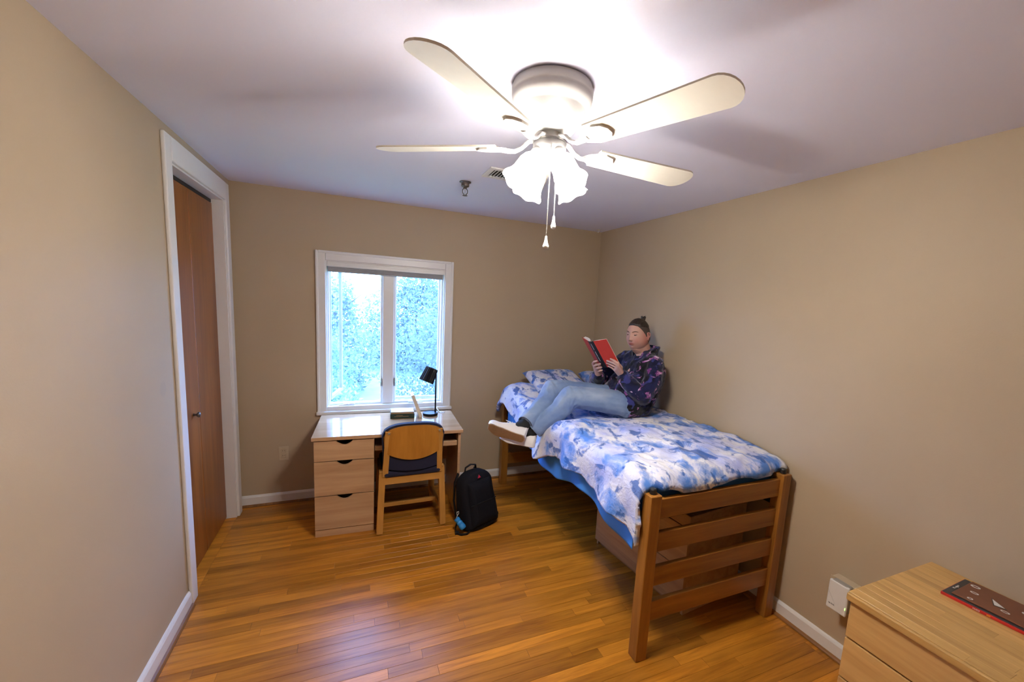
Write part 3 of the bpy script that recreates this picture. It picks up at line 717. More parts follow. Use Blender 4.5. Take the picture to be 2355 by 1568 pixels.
# flat boxed set lying on the dresser
bxm = Matrix.Translation((-.235, -2.995, DHt + .0005)) @ Matrix.Rotation(math.radians(2), 4, 'Z')
cs = thing('boxed_set', 'thin red-edged box with brown printed lid lying on the dresser', 'box', (-.15, -3.1, DHt))
M_red = plain('red_card', (.55, .022, .016), .35); M_brown = plain('brown_print', (.185, .062, .026), .3, vary=.12, scale=20); M_dark = plain('charcoal_print', (.035, .035, .035), .35); M_print = plain('white_print', (.74, .72, .68), .5); M_orange = plain('orange_print', (.75, .28, .03), .5)
put('tray', box(B(), 0, .190, -.300, 0, 0, .011, .002, M=bxm), M_red, cs, local=False)
put('lid', box(B(), .003, .187, -.297, -.003, .011, .0135, .0008, 1, M=bxm), M_dark, cs, local=False)
lid = put('printed_panel', box(B(), .016, .186, -.294, -.024, .0135, .0180, .0022, M=bxm), M_brown, cs, local=False)
def ringmark(cx, cy, a, bb, w):
    b = B(); n = 20; o = []; i_ = []
    for k in range(n):
        t = k * math.tau / n; o.append(b.verts.new(bxm @ V((cx + a * math.cos(t), cy + bb * math.sin(t), .0182)))); i_.append(b.verts.new(bxm @ V((cx + (a - w) * math.cos(t), cy + (bb - w) * math.sin(t), .0182))))
    for k in range(n): b.faces.new((o[k], o[(k + 1) % n], i_[(k + 1) % n], i_[k]))
    put('print_mark', b, M_print, lid, local=False)
for a in ((.150, -.045, .011, .014, .006), (.095, -.060, .008, .012, .004), (.036, -.068, .008, .008, .004), (.060, -.150, .008, .012, .004), (.12, -.185, .010, .012, .005), (.075, -.21, .011, .013, .005)): ringmark(*a)
b = B(); prism(b, [(.118, -.098), (.080, -.150), (.068, -.118)], lambda a, c_, d: bxm @ V((a, c_, d)), .0181, .0185); put('print_mark', b, M_dark, lid, local=False)
b = B(); prism(b, [(.113, -.102), (.083, -.143), (.073, -.119)], lambda a, c_, d: bxm @ V((a, c_, d)), .0186, .0188); put('print_mark', b, M_print, lid, local=False)
put_text('Vl. mgion', .011, bxm @ Matrix.Translation((.085, -.013, .0137)), M_print, cs)
put_text('N405', .0085, bxm @ Matrix(((0, 0, -1, -.0004), (-1, 0, 0, -.098), (0, 1, 0, .0055), (0, 0, 0, 1))), M_print, cs)
put('print_square', box(B(), -.0006, .0002, -.134, -.124, .003, .008, M=bxm), M_orange, cs, local=False)
# ============================================================ bedding
def ss(a, b_, x): t = max(0, min(1, (x - a) / (b_ - a))); return t * t * (3 - 2 * t)
def gs(x, y, cx, cy, sx, sy): return math.exp(-((x - cx) / sx) ** 2 - ((y - cy) / sy) ** 2)
def ridge(x, y, s): return 1 - abs(nz(x, y, s)) * 2
def ctop(x, y):
    z = .922 + .014 * nz(x * 3.1, y * 2.6, 1) + .010 * nz(x * 7, y * 5, 4)
    z += .012 * ridge(x * 6 + y * 3, y * 7 - x * 2, 2.2) * (.4 + .6 * ss(-.9, -1.5, y)) + .0065 * ridge(x * 13 + 3 * y, y * 12, 5.5)
    z -= .006 * math.exp(-((x + .52) / .02) ** 2)
    z += .030 * gs(x, y, -.90, -1.38, .16, .16)                      # puff on the near side of the legs
    z += .085 * gs(x, y, -.90, -.36, .17, .17)                       # bunched over a pillow at the head
    z += .020 * gs(x, y, -.55, -1.65, .3, .35)
    z -= .045 * gs(x, y, -.38, -1.11, .20, .22)                      # pressed down by the seat
    z -= .100 * gs(x, y, -1.02, -1.09, .20, .115)                    # and by the shins at the edge
    z -= .030 * gs(x, y, -.75, -1.08, .20, .20)
    d = y + 2.214                                                     # rolls over the mattress end behind the footboard
    if d < .12:
        k = 1 - math.sqrt(max(0, 1 - min(1, 1 - d / .12) ** 2)); z += (.836 + .022 * ss(-.5, -.1, x) - z) * k
    e = -.155 - y
    if e < .08: z -= .05 * (1 - e / .08) ** 2
    return z
XE = -.972; RE = .066
def cf_(u, v):
    y = -.155 - 2.058 * v
    y2 = y + .010 * nz(u * 5, 3, 8)
    drop = .165 + .022 * math.sin(y * 9 + .5) + .03 * nz(y * 3.1, 7.7) - .05 * ss(-.9, -.3, y) + .03 * ss(-1.95, -2.15, y)
    tot = (-.022 - XE) + RE * math.pi / 2 + drop; s = u ** .9 * tot
    flat = -.022 - XE
    if s < flat:
        xx = -.022 - s; lap = -.026 * ss(-1.95, -2.2, y) * ss(-.938, -.915, xx) * (1 - ss(-.20, -.13, xx))     # laps onto the top slat between the posts
        return V((xx, y2 + lap, ctop(xx, y2)))
    z0 = ctop(XE, y2); s -= flat
    if s < RE * math.pi / 2:
        a = s / RE; return V((XE - RE * math.sin(a), y2, z0 - RE * (1 - math.cos(a)) + .006 * math.sin(a) * nz(y * 9, 2.2)))
    s -= RE * math.pi / 2; k = s / max(drop, .01)
    f = (.026 * math.sin(y * 15 + 2.6 * nz(y * 2.3, 5)) + .020 * nz(y * 8, k * 1.2, 3)) * ss(0, 1, k) + .020 * k
    return V((XE - RE - .004 - max(-.002, f), y2 + .012 * k * nz(y * 7, 1), z0 - RE - s))
q_ = put('comforter', grid(cf_, 130, 190), M_quilt, smooth=True)
tag(q_, 'blue and white tie-dye comforter spread over the bed', 'comforter')
sm = q_.modifiers.new('thick', 'SOLIDIFY'); sm.thickness = .026; sm.offset = -1; 

def sheet(u, v):
    y = -.30 - 1.87 * v
    hem = .565 + .030 * math.sin(y * 7.3 + 1) + .03 * nz(y * 2.6, 4.4)
    k = u; z = .845 + (hem - .845) * k
    x = -.990 - .010 * ss(0, .3, k) - .014 * k * (1 + math.sin(y * 22 + 2 * nz(y * 3, 1))) * .7 
    if k < .12: x += .02 * (1 - k / .12)
    return V((max(x, -1.034 if k < .9 else -1.05), y, z))
tag(put('bed_sheet', grid(sheet, 26, 200), M_sheet, smooth=True), 'bright blue sheet hanging in scallops below the comforter', 'bed sheet').modifiers.new('thick', 'SOLIDIFY').thickness = .002

def pillow(label, M, hw, hd, ht, seed):
    def side(sg):
        def fn(u, v):
            a, b_ = 2 * u - 1, 2 * v - 1
            e = max(0, (1 - a ** 4)) ** .55 * max(0, (1 - b_ ** 4)) ** .55
            px = hw * a * (1 - .10 * (1 - abs(a)) * 0 - .07 * (1 - b_ * b_) * abs(a)); py = hd * b_ * (1 - .09 * (1 - a * a) * abs(b_))
            return M @ V((px, py, sg * ht * e * (1 + .16 * nz(a * 1.7 + seed, b_ * 1.7, sg) + .05 * nz(a * 5, b_ * 5, seed))))
        return fn
    b = grid(side(1), 30, 24); c_ = grid(side(-1), 30, 24); me = bpy.data.meshes.new('t'); c_.to_mesh(me); c_.free(); b.from_mesh(me); bpy.data.meshes.remove(me)
    bmesh.ops.remove_doubles(b, verts=b.verts, dist=.0006)
    return tag(put('pillow', b, M_pillow, smooth=True), label, 'pillow', 'tie-dye pillows at the bed head')
def RX(d): return Matrix.Rotation(math.radians(d), 4, 'X')
def RY(d): return Matrix.Rotation(math.radians(d), 4, 'Y')
def RZ(d): return Matrix.Rotation(math.radians(d), 4, 'Z')
pillow('tie-dye pillow propped at the bed head behind the jeans', Matrix.Translation((-.567, -.345, 1.010)) @ RZ(3) @ RX(18), .272, .19, .066, 1.0)
pillow('tie-dye pillow mostly hidden behind the jacket elbow', Matrix.Translation((-.158, -.40, 1.010)) @ RX(14), .118, .20, .060, 4.0)
# ============================================================ the person reading
def skinmat():
    m, nt, b = new_mat('skin'); N, L = nt.nodes, nt.links
    b.inputs['Roughness'].default_value = .5; b.inputs['Subsurface Weight'].default_value = .12; b.inputs['Subsurface Radius'].default_value = (.01, .004, .002); b.inputs['Subsurface Scale'].default_value = .5
    at = N.new('ShaderNodeVertexColor'); at.layer_name = 'tint'; L.new(at.outputs[0], b.inputs['Base Color']); return m
def floral():
    m, nt, b = new_mat('floral_fleece'); N, L = nt.nodes, nt.links
    b.inputs['Roughness'].default_value = .9; b.inputs['Sheen Weight'].default_value = .25; b.inputs['Specular IOR Level'].default_value = .1
    g = N.new('ShaderNodeTexCoord')
    def vor(scale, off, dist):
        ad = N.new('ShaderNodeVectorMath'); ad.operation = 'ADD'; ad.inputs[1].default_value = (off, off, off); L.new(g.outputs['Object'], ad.inputs[0])
        n = N.new('ShaderNodeTexNoise'); n.inputs['Scale'].default_value = scale; n.inputs['Detail'].default_value = 3; n.inputs['Distortion'].default_value = dist; L.new(ad.outputs[0], n.inputs['Vector']); return n
    a, c_, d, e = vor(14, 0, 1.2), vor(11, 5.1, 1.0), vor(30, 2.2, .8), vor(9, 8.8, .5)
    base = ramp(nt, [(.42, (.006, .006, .010)), (.60, (.012, .014, .055))]); L.new(e.outputs['Fac'], base.inputs[0])
    fb = ramp(nt, [(.57, (0, 0, 0)), (.62, (1, 1, 1))]); L.new(c_.outputs['Fac'], fb.inputs[0])
    m1 = N.new('ShaderNodeMix'); m1.data_type = 'RGBA'; m1.inputs[7].default_value = (.035, .04, .17, 1); L.new(fb.outputs[0], m1.inputs[0]); L.new(base.outputs[0], m1.inputs[6])
    fp = ramp(nt, [(.60, (0, 0, 0)), (.635, (1, 1, 1))]); L.new(a.outputs['Fac'], fp.inputs[0])
    pk = ramp(nt, [(.38, (.14, .03, .16)), (.52, (.42, .16, .38)), (.66, (.62, .48, .62))]); L.new(d.outputs['Fac'], pk.inputs[0])
    m2 = N.new('ShaderNodeMix'); m2.data_type = 'RGBA'; L.new(fp.outputs[0], m2.inputs[0]); L.new(m1.outputs[2], m2.inputs[6]); L.new(pk.outputs[0], m2.inputs[7])
    L.new(m2.outputs[2], b.inputs['Base Color'])
    bp_ = N.new('ShaderNodeBump'); bp_.inputs['Strength'].default_value = .4; bp_.inputs['Distance'].default_value = .004; n4 = vor(45, 1, 0); L.new(n4.outputs['Fac'], bp_.inputs['Height']); L.new(bp_.outputs['Normal'], b.inputs['Normal'])
    return m
M_skin, M_jacket = skinmat(), floral()
def denim_mat():
    m, nt, b = new_mat('faded_denim'); N, L = nt.nodes, nt.links; b.inputs['Roughness'].default_value = .9; b.inputs['Specular IOR Level'].default_value = .15; b.inputs['Sheen Weight'].default_value = .2
    tc = N.new('ShaderNodeTexCoord'); mp = N.new('ShaderNodeMapping'); mp.inputs['Scale'].default_value = (3, 6, 6); L.new(tc.outputs['Object'], mp.inputs[0])
    n1 = N.new('ShaderNodeTexNoise'); n1.inputs['Scale'].default_value = 1.2; n1.inputs['Detail'].default_value = 4; L.new(mp.outputs[0], n1.inputs['Vector'])
    rp = ramp(nt, [(.34, (.15, .23, .42)), (.52, (.22, .31, .48)), (.70, (.34, .42, .55))]); L.new(n1.outputs['Fac'], rp.inputs[0]); L.new(rp.outputs[0], b.inputs['Base Color'])
    n2 = N.new('ShaderNodeTexNoise'); n2.inputs['Scale'].default_value = 7; n2.inputs['Detail'].default_value = 5; n2.inputs['Distortion'].default_value = .8; L.new(mp.outputs[0], n2.inputs['Vector'])
    bp_ = N.new('ShaderNodeBump'); bp_.inputs['Strength'].default_value = .5; bp_.inputs['Distance'].default_value = .004; L.new(n2.outputs['Fac'], bp_.inputs['Height']); L.new(bp_.outputs['Normal'], b.inputs['Normal']); return m
M_jeans = denim_mat()
M_hair = plain('dark_brown_hair', (.020, .012, .008), .5, vary=.4, scale=120, bump=.4, bscale=300)
M_shaved = plain('shaved_brown_hair', (.060, .042, .034), .8, vary=.25, scale=250)
M_sneak = plain('white_leather', (.74, .71, .70), .45, vary=.04)
M_sole = plain('gum_sole_underside', (.42, .31, .20), .6, vary=.12, scale=60)
M_sock = plain('black_sock', (.008, .008, .010), .9)
M_eye = plain('dark_eye', (.02, .012, .01), .2); M_eyew = plain('eye_white', (.55, .52, .50), .3); M_brow = plain('brow_hair', (.035, .022, .016), .8)

def cap(b, p, r, q, s=None, sub=2):
    """tapered capsule: hull of two balls"""
    s = r if s is None else s
    t = B(); bmesh.ops.create_icosphere(t, subdivisions=sub, radius=r, matrix=Matrix.Translation(V(p))); bmesh.ops.create_icosphere(t, subdivisions=sub, radius=s, matrix=Matrix.Translation(V(q)))
    h = bmesh.ops.convex_hull(t, input=t.verts); bmesh.ops.delete(t, geom=[g for g in h['geom_interior'] if isinstance(g, bmesh.types.BMVert)], context='VERTS')
    me = bpy.data.meshes.new('t'); t.to_mesh(me); t.free(); b.from_mesh(me); bpy.data.meshes.remove(me)
def hull(b, balls, sub=2):
    t = B()
    for p, r in balls: bmesh.ops.create_icosphere(t, subdivisions=sub, radius=r, matrix=Matrix.Translation(V(p)))
    h = bmesh.ops.convex_hull(t, input=t.verts); bmesh.ops.delete(t, geom=[g for g in h['geom_interior'] if isinstance(g, bmesh.types.BMVert)], context='VERTS')
    me = bpy.data.meshes.new('t'); t.to_mesh(me); t.free(); b.from_mesh(me); bpy.data.meshes.remove(me)
def ell(b, c, rad, M3=None, sub=3):
    m = Matrix.Translation(V(c)) @ (M3.to_4x4() if M3 else Matrix.Identity(4)) @ Matrix.Diagonal((*rad, 1)); bmesh.ops.create_icosphere(b, subdivisions=sub, radius=1, matrix=m)
def chain(b, pts, rs):
    for (p, q, r, s) in zip(pts, pts[1:], rs, rs[1:]): cap(b, p, r, q, s)
def blend(b, voxel, smooth=6, fac=.5):
    """one continuous surface from overlapping volumes"""
    me = bpy.data.meshes.new('t'); b.to_mesh(me); b.free(); o = bpy.data.objects.new('t', me); col.objects.link(o)
    r = o.modifiers.new('r', 'REMESH'); r.mode = 'VOXEL'; r.voxel_size = voxel
    s = o.modifiers.new('s', 'SMOOTH'); s.factor = fac; s.iterations = smooth
    dg = bpy.context.evaluated_depsgraph_get(); dg.update(); out = bpy.data.meshes.new_from_object(o.evaluated_get(dg)); bpy.data.objects.remove(o); bpy.data.meshes.remove(me); return out
def displace(me, fn):
    n = len(me.vertices); co = np.empty(n * 3); me.vertices.foreach_get('co', co); co = co.reshape(-1, 3); nn = np.empty(n * 3); me.vertices.foreach_get('normal', nn); nn = nn.reshape(-1, 3)
    d = np.array([fn(c) for c in co]); co += nn * d[:, None]; me.vertices.foreach_set('co', co.ravel()); me.update()

person = thing('person', 'person in dark floral jacket and light jeans sitting on the bed reading', 'person', (-.40, -1.11, .885))
P = dict(pel=V((-.37, -1.11, 1.000)), waist=V((-.285, -1.11, 1.12)), chest=V((-.205, -1.11, 1.255)), neck=V((-.215, -1.10, 1.375)), head=V((-.280, -1.10, 1.508)),
         shL=V((-.232, -1.262, 1.305)), shR=V((-.235, -.945, 1.305)), elL=V((-.350, -1.312, 1.085)), elR=V((-.465, -.865, 1.125)), wrL=V((-.493, -1.235, 1.229)), wrR=V((-.563, -1.035, 1.192)),
         hiL=V((-.37, -1.195, .995)), hiR=V((-.38, -1.025, 1.005)), knL=V((-.845, -1.135, 1.060)), knR=V((-.890, -.925, 1.068)), anL=V((-1.095, -1.085, .812)), anR=V((-1.165, -1.092, .870)))
# head frame: forward, left, up
hf = V((-.92, -.28, -.10)).normalized(); hu0 = V((-.08, 0, .99)); hl = hu0.cross(hf).normalized(); hu = hf.cross(hl).normalized()
HM = Matrix(((hl.x, hf.x, hu.x), (hl.y, hf.y, hu.y), (hl.z, hf.z, hu.z)))
def hd(x, y, z): return P['head'] + HM @ V((x, y, z))
def gb(v, c, s): return math.exp(-((v - c) / s) ** 2)
def head_pt(d, off=0.0):
    x, y, z = d
    lo = max(0, -z)
    px = .080 * x * (1 + .07 * gb(z, -.50, .40)); py = (.092 if y > 0 else .099) * y * (1 - .02 * lo); pz = .121 * z * (1 - .06 * (z < 0))
    if y < 0 and z < -.3: py *= 1 - .35 * min(1, (-z - .3) / .6)
    if y > 0:
        k = min(1, y * 2.2); f = 0
        f += .0185 * gb(px, 0, .0105) * gb(pz, -.022, .0115) + .0085 * gb(abs(px), .0135, .006) * gb(pz, -.026, .007) - .003 * gb(px, 0, .014) * gb(pz, -.0375, .004)
        f += .010 * gb(px, 0, .0085) * gb(pz, .004, .020) + .004 * gb(px, 0, .034) * gb(pz, .034, .010)
        f -= .0095 * gb(abs(px), .031, .0135) * gb(pz, .016, .0095)
        f += .0045 * gb(abs(px), .031, .011) * gb(pz, .014, .0055)
        f += .0065 * gb(abs(px), .042, .022) * gb(pz, -.030, .022)
        f += .0065 * gb(px, 0, .019) * gb(pz, -.0495, .0045) + .0075 * gb(px, 0, .017) * gb(pz, -.0610, .0052) - .003 * gb(px, 0, .023) * gb(pz, -.0555, .0022)
        f -= .004 * gb(px, 0, .02) * gb(pz, -.071, .005) + .0 ; f += .006 * gb(px, 0, .020) * gb(pz, -.088, .014) + .016 * gb(px, 0, .045) * gb(pz, -.085, .035)
        py += f * k
    return V((px, py, pz)) * (1 + off / .095)
def head_mesh(b, sub=5):
    r = bmesh.ops.create_icosphere(b, subdivisions=sub, radius=1)
    for v in r['verts']: v.co = P['head'] + HM @ head_pt(v.co.normalized())

b = B(); head_mesh(b)
for s in (-1, 1):
    rim = [hd(s * x, y, z) for x, y, z in ((.078, .002, .010), (.082, -.003, .021), (.086, -.013, .024), (.089, -.023, .018), (.089, -.026, .004), (.086, -.021, -.011), (.082, -.012, -.022), (.080, -.005, -.029), (.079, .001, -.026))]
    tube(b, rim, [.003, .0036, .0042, .0045, .0044, .0042, .0048, .0055, .004], 8)
    ell(b, hd(s * .081, -.011, .0), (.0045, .013, .020), HM @ Euler((math.radians(-8), 0, math.radians(-s * 20))).to_matrix(), 3)
chain(b, [P['neck'] + V((.0, 0, -.03)), P['neck'] + V((-.012, 0, .03)), hd(0, -.020, -.060)], [.066, .060, .058]); cap(b, hd(0, .042, -.088), .030, hd(0, -.01, -.098), .054)
# trunk and limbs, mostly under the clothes
chain(b, [P['neck'], P['chest'], P['waist'], P['pel']], [.06, .115, .115, .115]); hull(b, [(P['shL'], .05), (P['shR'], .05), (P['chest'], .10)])
for s in 'LR':
    chain(b, [P['sh' + s], P['el' + s], P['wr' + s]], [.048, .037, .026]); chain(b, [P['hi' + s], P['kn' + s], P['kn' + s].lerp(P['an' + s], .8)], [.072, .048, .034])
# left hand: fingers flat on the outside of the near cover
def finger(b, pts, r0, r1):
    n = len(pts); chain(b, pts, [r0 + (r1 - r0) * i / (n - 1) for i in range(n)])
iK, mK, rK, pK = V((-.565, -1.272, 1.322)), V((-.557, -1.274, 1.303)), V((-.549, -1.256, 1.282)), V((-.545, -1.222, 1.262))
wl = P['wrL']
hull(b, [(wl, .024), (wl + V((.004, .010, -.006)), .022), (iK + V((.004, .0, .0)), .0115), (mK, .0115), (rK, .0115), (pK, .0105), (V((-.515, -1.225, 1.262)), .017)])
finger(b, [iK, V((-.582, -1.252, 1.338)), V((-.592, -1.226, 1.344))], .0100, .0078)
finger(b, [mK, V((-.580, -1.240, 1.319)), V((-.597, -1.190, 1.326))], .0102, .0078)
finger(b, [rK, V((-.572, -1.222, 1.300)), V((-.589, -1.178, 1.307))], .0098, .0075)
finger(b, [pK, V((-.560, -1.203, 1.278)), V((-.573, -1.176, 1.286))], .0090, .0068)
finger(b, [wl + V((-.012, -.004, .022)), V((-.505, -1.238, 1.287)), V((-.530, -1.222, 1.318))], .0125, .0090)       # thumb on the inside
# right hand: fingers round the foot of the spine
wr = P['wrR']; jK, kK, lK, qK = V((-.630, -1.052, 1.284)), V((-.620, -1.060, 1.264)), V((-.606, -1.066, 1.246)), V((-.590, -1.072, 1.231))
hull(b, [(wr, .023), (wr + V((.006, -.006, .006)), .022), (jK + V((.006, 0, 0)), .0110), (kK, .0112), (lK, .0112), (qK, .0105), (V((-.570, -1.055, 1.236)), .017)])
finger(b, [jK, V((-.640, -1.085, 1.304)), V((-.633, -1.113, 1.313))], .0098, .0078)
finger(b, [kK, V((-.628, -1.094, 1.281)), V((-.612, -1.124, 1.294))], .0100, .0078)
finger(b, [lK, V((-.616, -1.098, 1.257)), V((-.599, -1.124, 1.268))], .0096, .0075)
finger(b, [qK, V((-.600, -1.098, 1.236)), V((-.586, -1.116, 1.246))], .0088, .0068)
finger(b, [wr + V((-.004, .008, .020)), V((-.560, -1.040, 1.262)), V((-.572, -1.060, 1.298))], .0125, .0090)
me = blend(b, .0027, 2, .35)
HI = HM.inverted(); tint = me.color_attributes.new('tint', 'FLOAT_COLOR', 'POINT'); cols = []
for v in me.vertices:
    q = HI @ (v.co - P['head']); c_ = V((.50, .285, .225)) 
    if (v.co - P['head']).length < .16:
        ck = gb(abs(q.x), .042, .026) * gb(q.z, -.026, .024) * (q.y > 0); c_ = c_.lerp(V((.52, .22, .19)), .55 * ck)
        c_ = c_.lerp(V((.52, .20, .17)), .8 * gb(abs(q.x), .083, .012))
        if q.y > .06:
            c_ = c_.lerp(V((.22, .08, .06)), .7 * gb(abs(q.x), .0085, .004) * gb(q.z, -.0345, .003))  # nostril shade painted into the skin tint
            lp = gb(q.x, 0, .021) * max(gb(q.z, -.0495, .0045), gb(q.z, -.0605, .0050)); c_ = c_.lerp(V((.33, .095, .085)), min(1, 1.3 * lp))
            c_ = c_.lerp(V((.20, .06, .05)), .85 * gb(q.x, 0, .022) * gb(q.z, -.0553, .0023))  # shade of the mouth groove painted as a dark line
    else:
        c_ = c_.lerp(V((.56, .34, .28)), .5)
    cols += [c_.x, c_.y, c_.z, 1]
tint.data.foreach_set('color', cols)
put('body', me, M_skin, person, local=False, smooth=True)
for s in (-1, 1):
    b = B(); ell(b, hd(s * .031, .0745, .0135), (.0125, .0075, .0060), HM, 3); eo_ = put('eye', b, M_eyew, person, local=False, smooth=True)
    b = B(); ell(b, hd(s * .031, .0790, .0108), (.0066, .0046, .0046), HM, 2); put('iris', b, M_eye, eo_, local=False, smooth=True)
    b = B(); ell(b, hd(s * .031, .0738, .0165), (.0148, .0095, .0066), HM, 3); tt = b  # lowered upper lid
    me = bpy.data.meshes.new('eyelid'); b.to_mesh(me); b.free(); ca = me.color_attributes.new('tint', 'FLOAT_COLOR', 'POINT'); ca.data.foreach_set('color', [.44, .24, .20, 1] * len(me.vertices)); put('eyelid', me, M_skin, person, local=False, smooth=True)
    b = B(); tube(b, [hd(s * x, y, z) for x, y, z in ((.018, .0800, .0118), (.025, .0828, .0108), (.032, .0826, .0104), (.039, .0790, .0110), (.044, .0735, .0125))], .0018, 6); put('eyelash', b, M_brow, person, local=False)
    b = B(); tube(b, [hd(s * x, y, z) for x, y, z in ((.014, .0905, .0325), (.024, .0895, .0365), (.034, .0850, .0385), (.044, .0765, .0375), (.052, .0665, .0335))], [.0020, .0030, .0030, .0026, .0014], 8, squash=.7); put('eyebrow', b, M_brow, person, local=False)
def surf(x, z):
    dx, dz = x / .080, z / (.121 if z > 0 else .1137); return head_pt(V((dx, math.sqrt(max(0, 1 - dx * dx - dz * dz)), dz)))
M_lip = plain('lips', (.40, .14, .125), .45, vary=.05)
for zz, ht_, ex in ((-.0493, .0030, .021), (-.0602, .0036, .019)):
    b = B(); n_ = 13; pts = []; rs = []
    for k in range(n_):
        t = -1 + 2 * k / (n_ - 1); x = ex * t; z = zz + (.0030 * t * t if zz < -.055 else -.0040 * t * t) ; q = surf(x, z); pts.append(hd(q.x, q.y + .0006, q.z)); rs.append(max(.0005, ht_ * math.sqrt(max(0, 1 - t * t)) ))
    tube(b, pts, rs, 8); put('lip', b, M_lip, person, local=False, smooth=True)
b = B(); ell(b, hd(.0875, -.004, -.036), (.003, .003, .003), HM, 2); put('ear_stud', b, M_black, person, local=False)
b = B(); ell(b, hd(.0865, -.006, -.043), (.0028, .0028, .0028), HM, 2); put('ear_stud', b, M_black, person, local=False)
# hair: cropped sides, longer top combed back into a knot
def hairpart(name, mask, off, m, nscale=0):
    b = B(); r = bmesh.ops.create_icosphere(b, subdivisions=6, radius=1); keep = {}
    for v in r['verts']:
        d = v.co.normalized(); k = mask(head_pt(d))
        keep[v] = k; o = off * min(1, k) if k > 0 else -.003
        if nscale: o += .0016 * nz(d.x * nscale, d.y * 3, d.z * 3) * (k > 0)
        v.co = P['head'] + HM @ head_pt(d, o)
    bmesh.ops.delete(b, geom=[f for f in b.faces if all(keep[v] <= 0 for v in f.verts)], context='FACES')
    return put(name, b, m, person, local=False, smooth=True)
def side_mask(p):
    x, y, z = p
    yb = .012 + z * .62 if z > -.004 else -.034
    return min((yb - y) / .005, (z + .082) / .006)
def top_mask(p):
    x, y, z = p
    hl_ = .081 - 4.5 * x * x if y > 0 else .081 - 4.5 * x * x + .25 * y
    return (z - hl_) / .008
hairpart('hair_sides', side_mask, .0022, M_shaved)
hairpart('hair_top', top_mask, .0065, M_hair, 14)
b = B(); ell(b, hd(.0, -.062, .118), (.017, .019, .017), HM, 3); ell(b, hd(.006, -.072, .128), (.010, .011, .012), HM, 2); ell(b, hd(-.008, -.056, .132), (.008, .008, .011), HM, 2); cap(b, hd(0, -.045, .100), .016, hd(0, -.060, .112), .012)
for k in range(5): cap(b, hd(.0, -.064, .128), .004, hd(.004 + .012 * math.cos(k * 1.3), -.078 - .006 * (k % 2), .132 + .012 * math.sin(k * 1.3)), .0012)
put('hair_knot', blend(b, .0026, 2), M_hair, person, local=False, smooth=True)

# jacket ------------------------------------------------------------------
b = B()
ch_, wa, pe = P['chest'], P['waist'], P['pel']
hull(b, [(P['shL'] + V((.0, .01, -.005)), .072), (P['shR'] + V((0, -.01, -.005)), .072), (ch_ + V((.02, -.10, -.02)), .085), (ch_ + V((.02, .10, -.02)), .085), (ch_ + V((-.045, -.09, -.02)), .09), (ch_ + V((-.045, .09, -.02)), .09)], 3)
hull(b, [(ch_ + V((.01, -.10, -.03)), .09), (ch_ + V((.01, .10, -.03)), .09), (wa + V((.035, -.10, 0)), .105), (wa + V((.035, .10, 0)), .105), (wa + V((-.05, -.09, 0)), .10), (wa + V((-.05, .09, 0)), .10)], 3)
hull(b, [(wa + V((.035, -.10, 0)), .105), (wa + V((.035, .10, 0)), .105), (wa + V((-.05, -.09, 0)), .10), (wa + V((-.05, .09, 0)), .10), (V((-.285, -1.20, .985)), .092), (V((-.285, -1.02, .985)), .092), (V((-.385, -1.195, 1.005)), .103), (V((-.395, -1.035, 1.015)), .103)], 3)
hull(b, [(P['neck'] + V((.02, 0, -.02)), .072), (P['shL'] + V((0, .05, .015)), .055), (P['shR'] + V((0, -.05, .015)), .055)], 3)
for s, mid in (('L', V((-.280, -1.318, 1.20))), ('R', V((-.35, -.885, 1.215)))):
    sh, el, wr_ = P['sh' + s], P['el' + s], P['wr' + s]
    chain(b, [sh, mid, el, el.lerp(wr_, .5) + V((0, 0, -.012)), el.lerp(wr_, .93)], [.070, .068, .064, .058, .042])
me = blend(b, .0055, 5, .5)
def crumple(c):
    x, y, z = c
    return .006 * nz(x * 14, y * 14, z * 9) + .0045 * (1 - 2 * abs(nz(x * 11 + 3, y * 11, z * 22))) + .003 * nz(x * 40, y * 40, z * 40)
displace(me, crumple)
jk = put('jacket', me, M_jacket, person, local=False, smooth=True)
# stand-up collar with an open front, hem cuffs
def collar(u, v):
    a = math.radians(28 + 304 * u); f = hf.copy(); f.z = 0; f.normalize(); l = V((f.y, -f.x, 0)) * -1
    r = .074 + .016 * v + .010 * (1 - math.cos(a)) * .5 ; open_ = max(0, math.cos(a))
    p = P['neck'] + V((.008, 0, -.022)) + f * (r * math.cos(a) * 1.0) + l * (r * 1.02 * math.sin(a))
    h = .078 * v * (1 - .35 * open_) + .010 * nz(u * 6, v * 2); lean = -.30 * math.cos(a)
    return p + V((0, 0, h - .055 * open_ * (1 - v * .4))) + f * (-.012 * v) 
b = grid(collar, 60, 10); cl_ = put('collar', b, M_jacket, jk, local=False, smooth=True); sd = cl_.modifiers.new('t', 'SOLIDIFY'); sd.thickness = .022; sd.offset = 0; sd2 = cl_.modifiers.new('s', 'SUBSURF'); sd2.levels = 1; sd2.render_levels = 1
for s in 'LR':
    el, wr_ = P['el' + s], P['wr' + s]; d = (wr_ - el).normalized(); b = B()
    lathe(b, [(.036, -.030), (.042, -.022), (.043, -.006), (.040, .004), (.036, .004), (.034, -.012)], wr_ - d * .012, d, 28); put('cuff', b, M_jacket, jk, local=False, smooth=True)

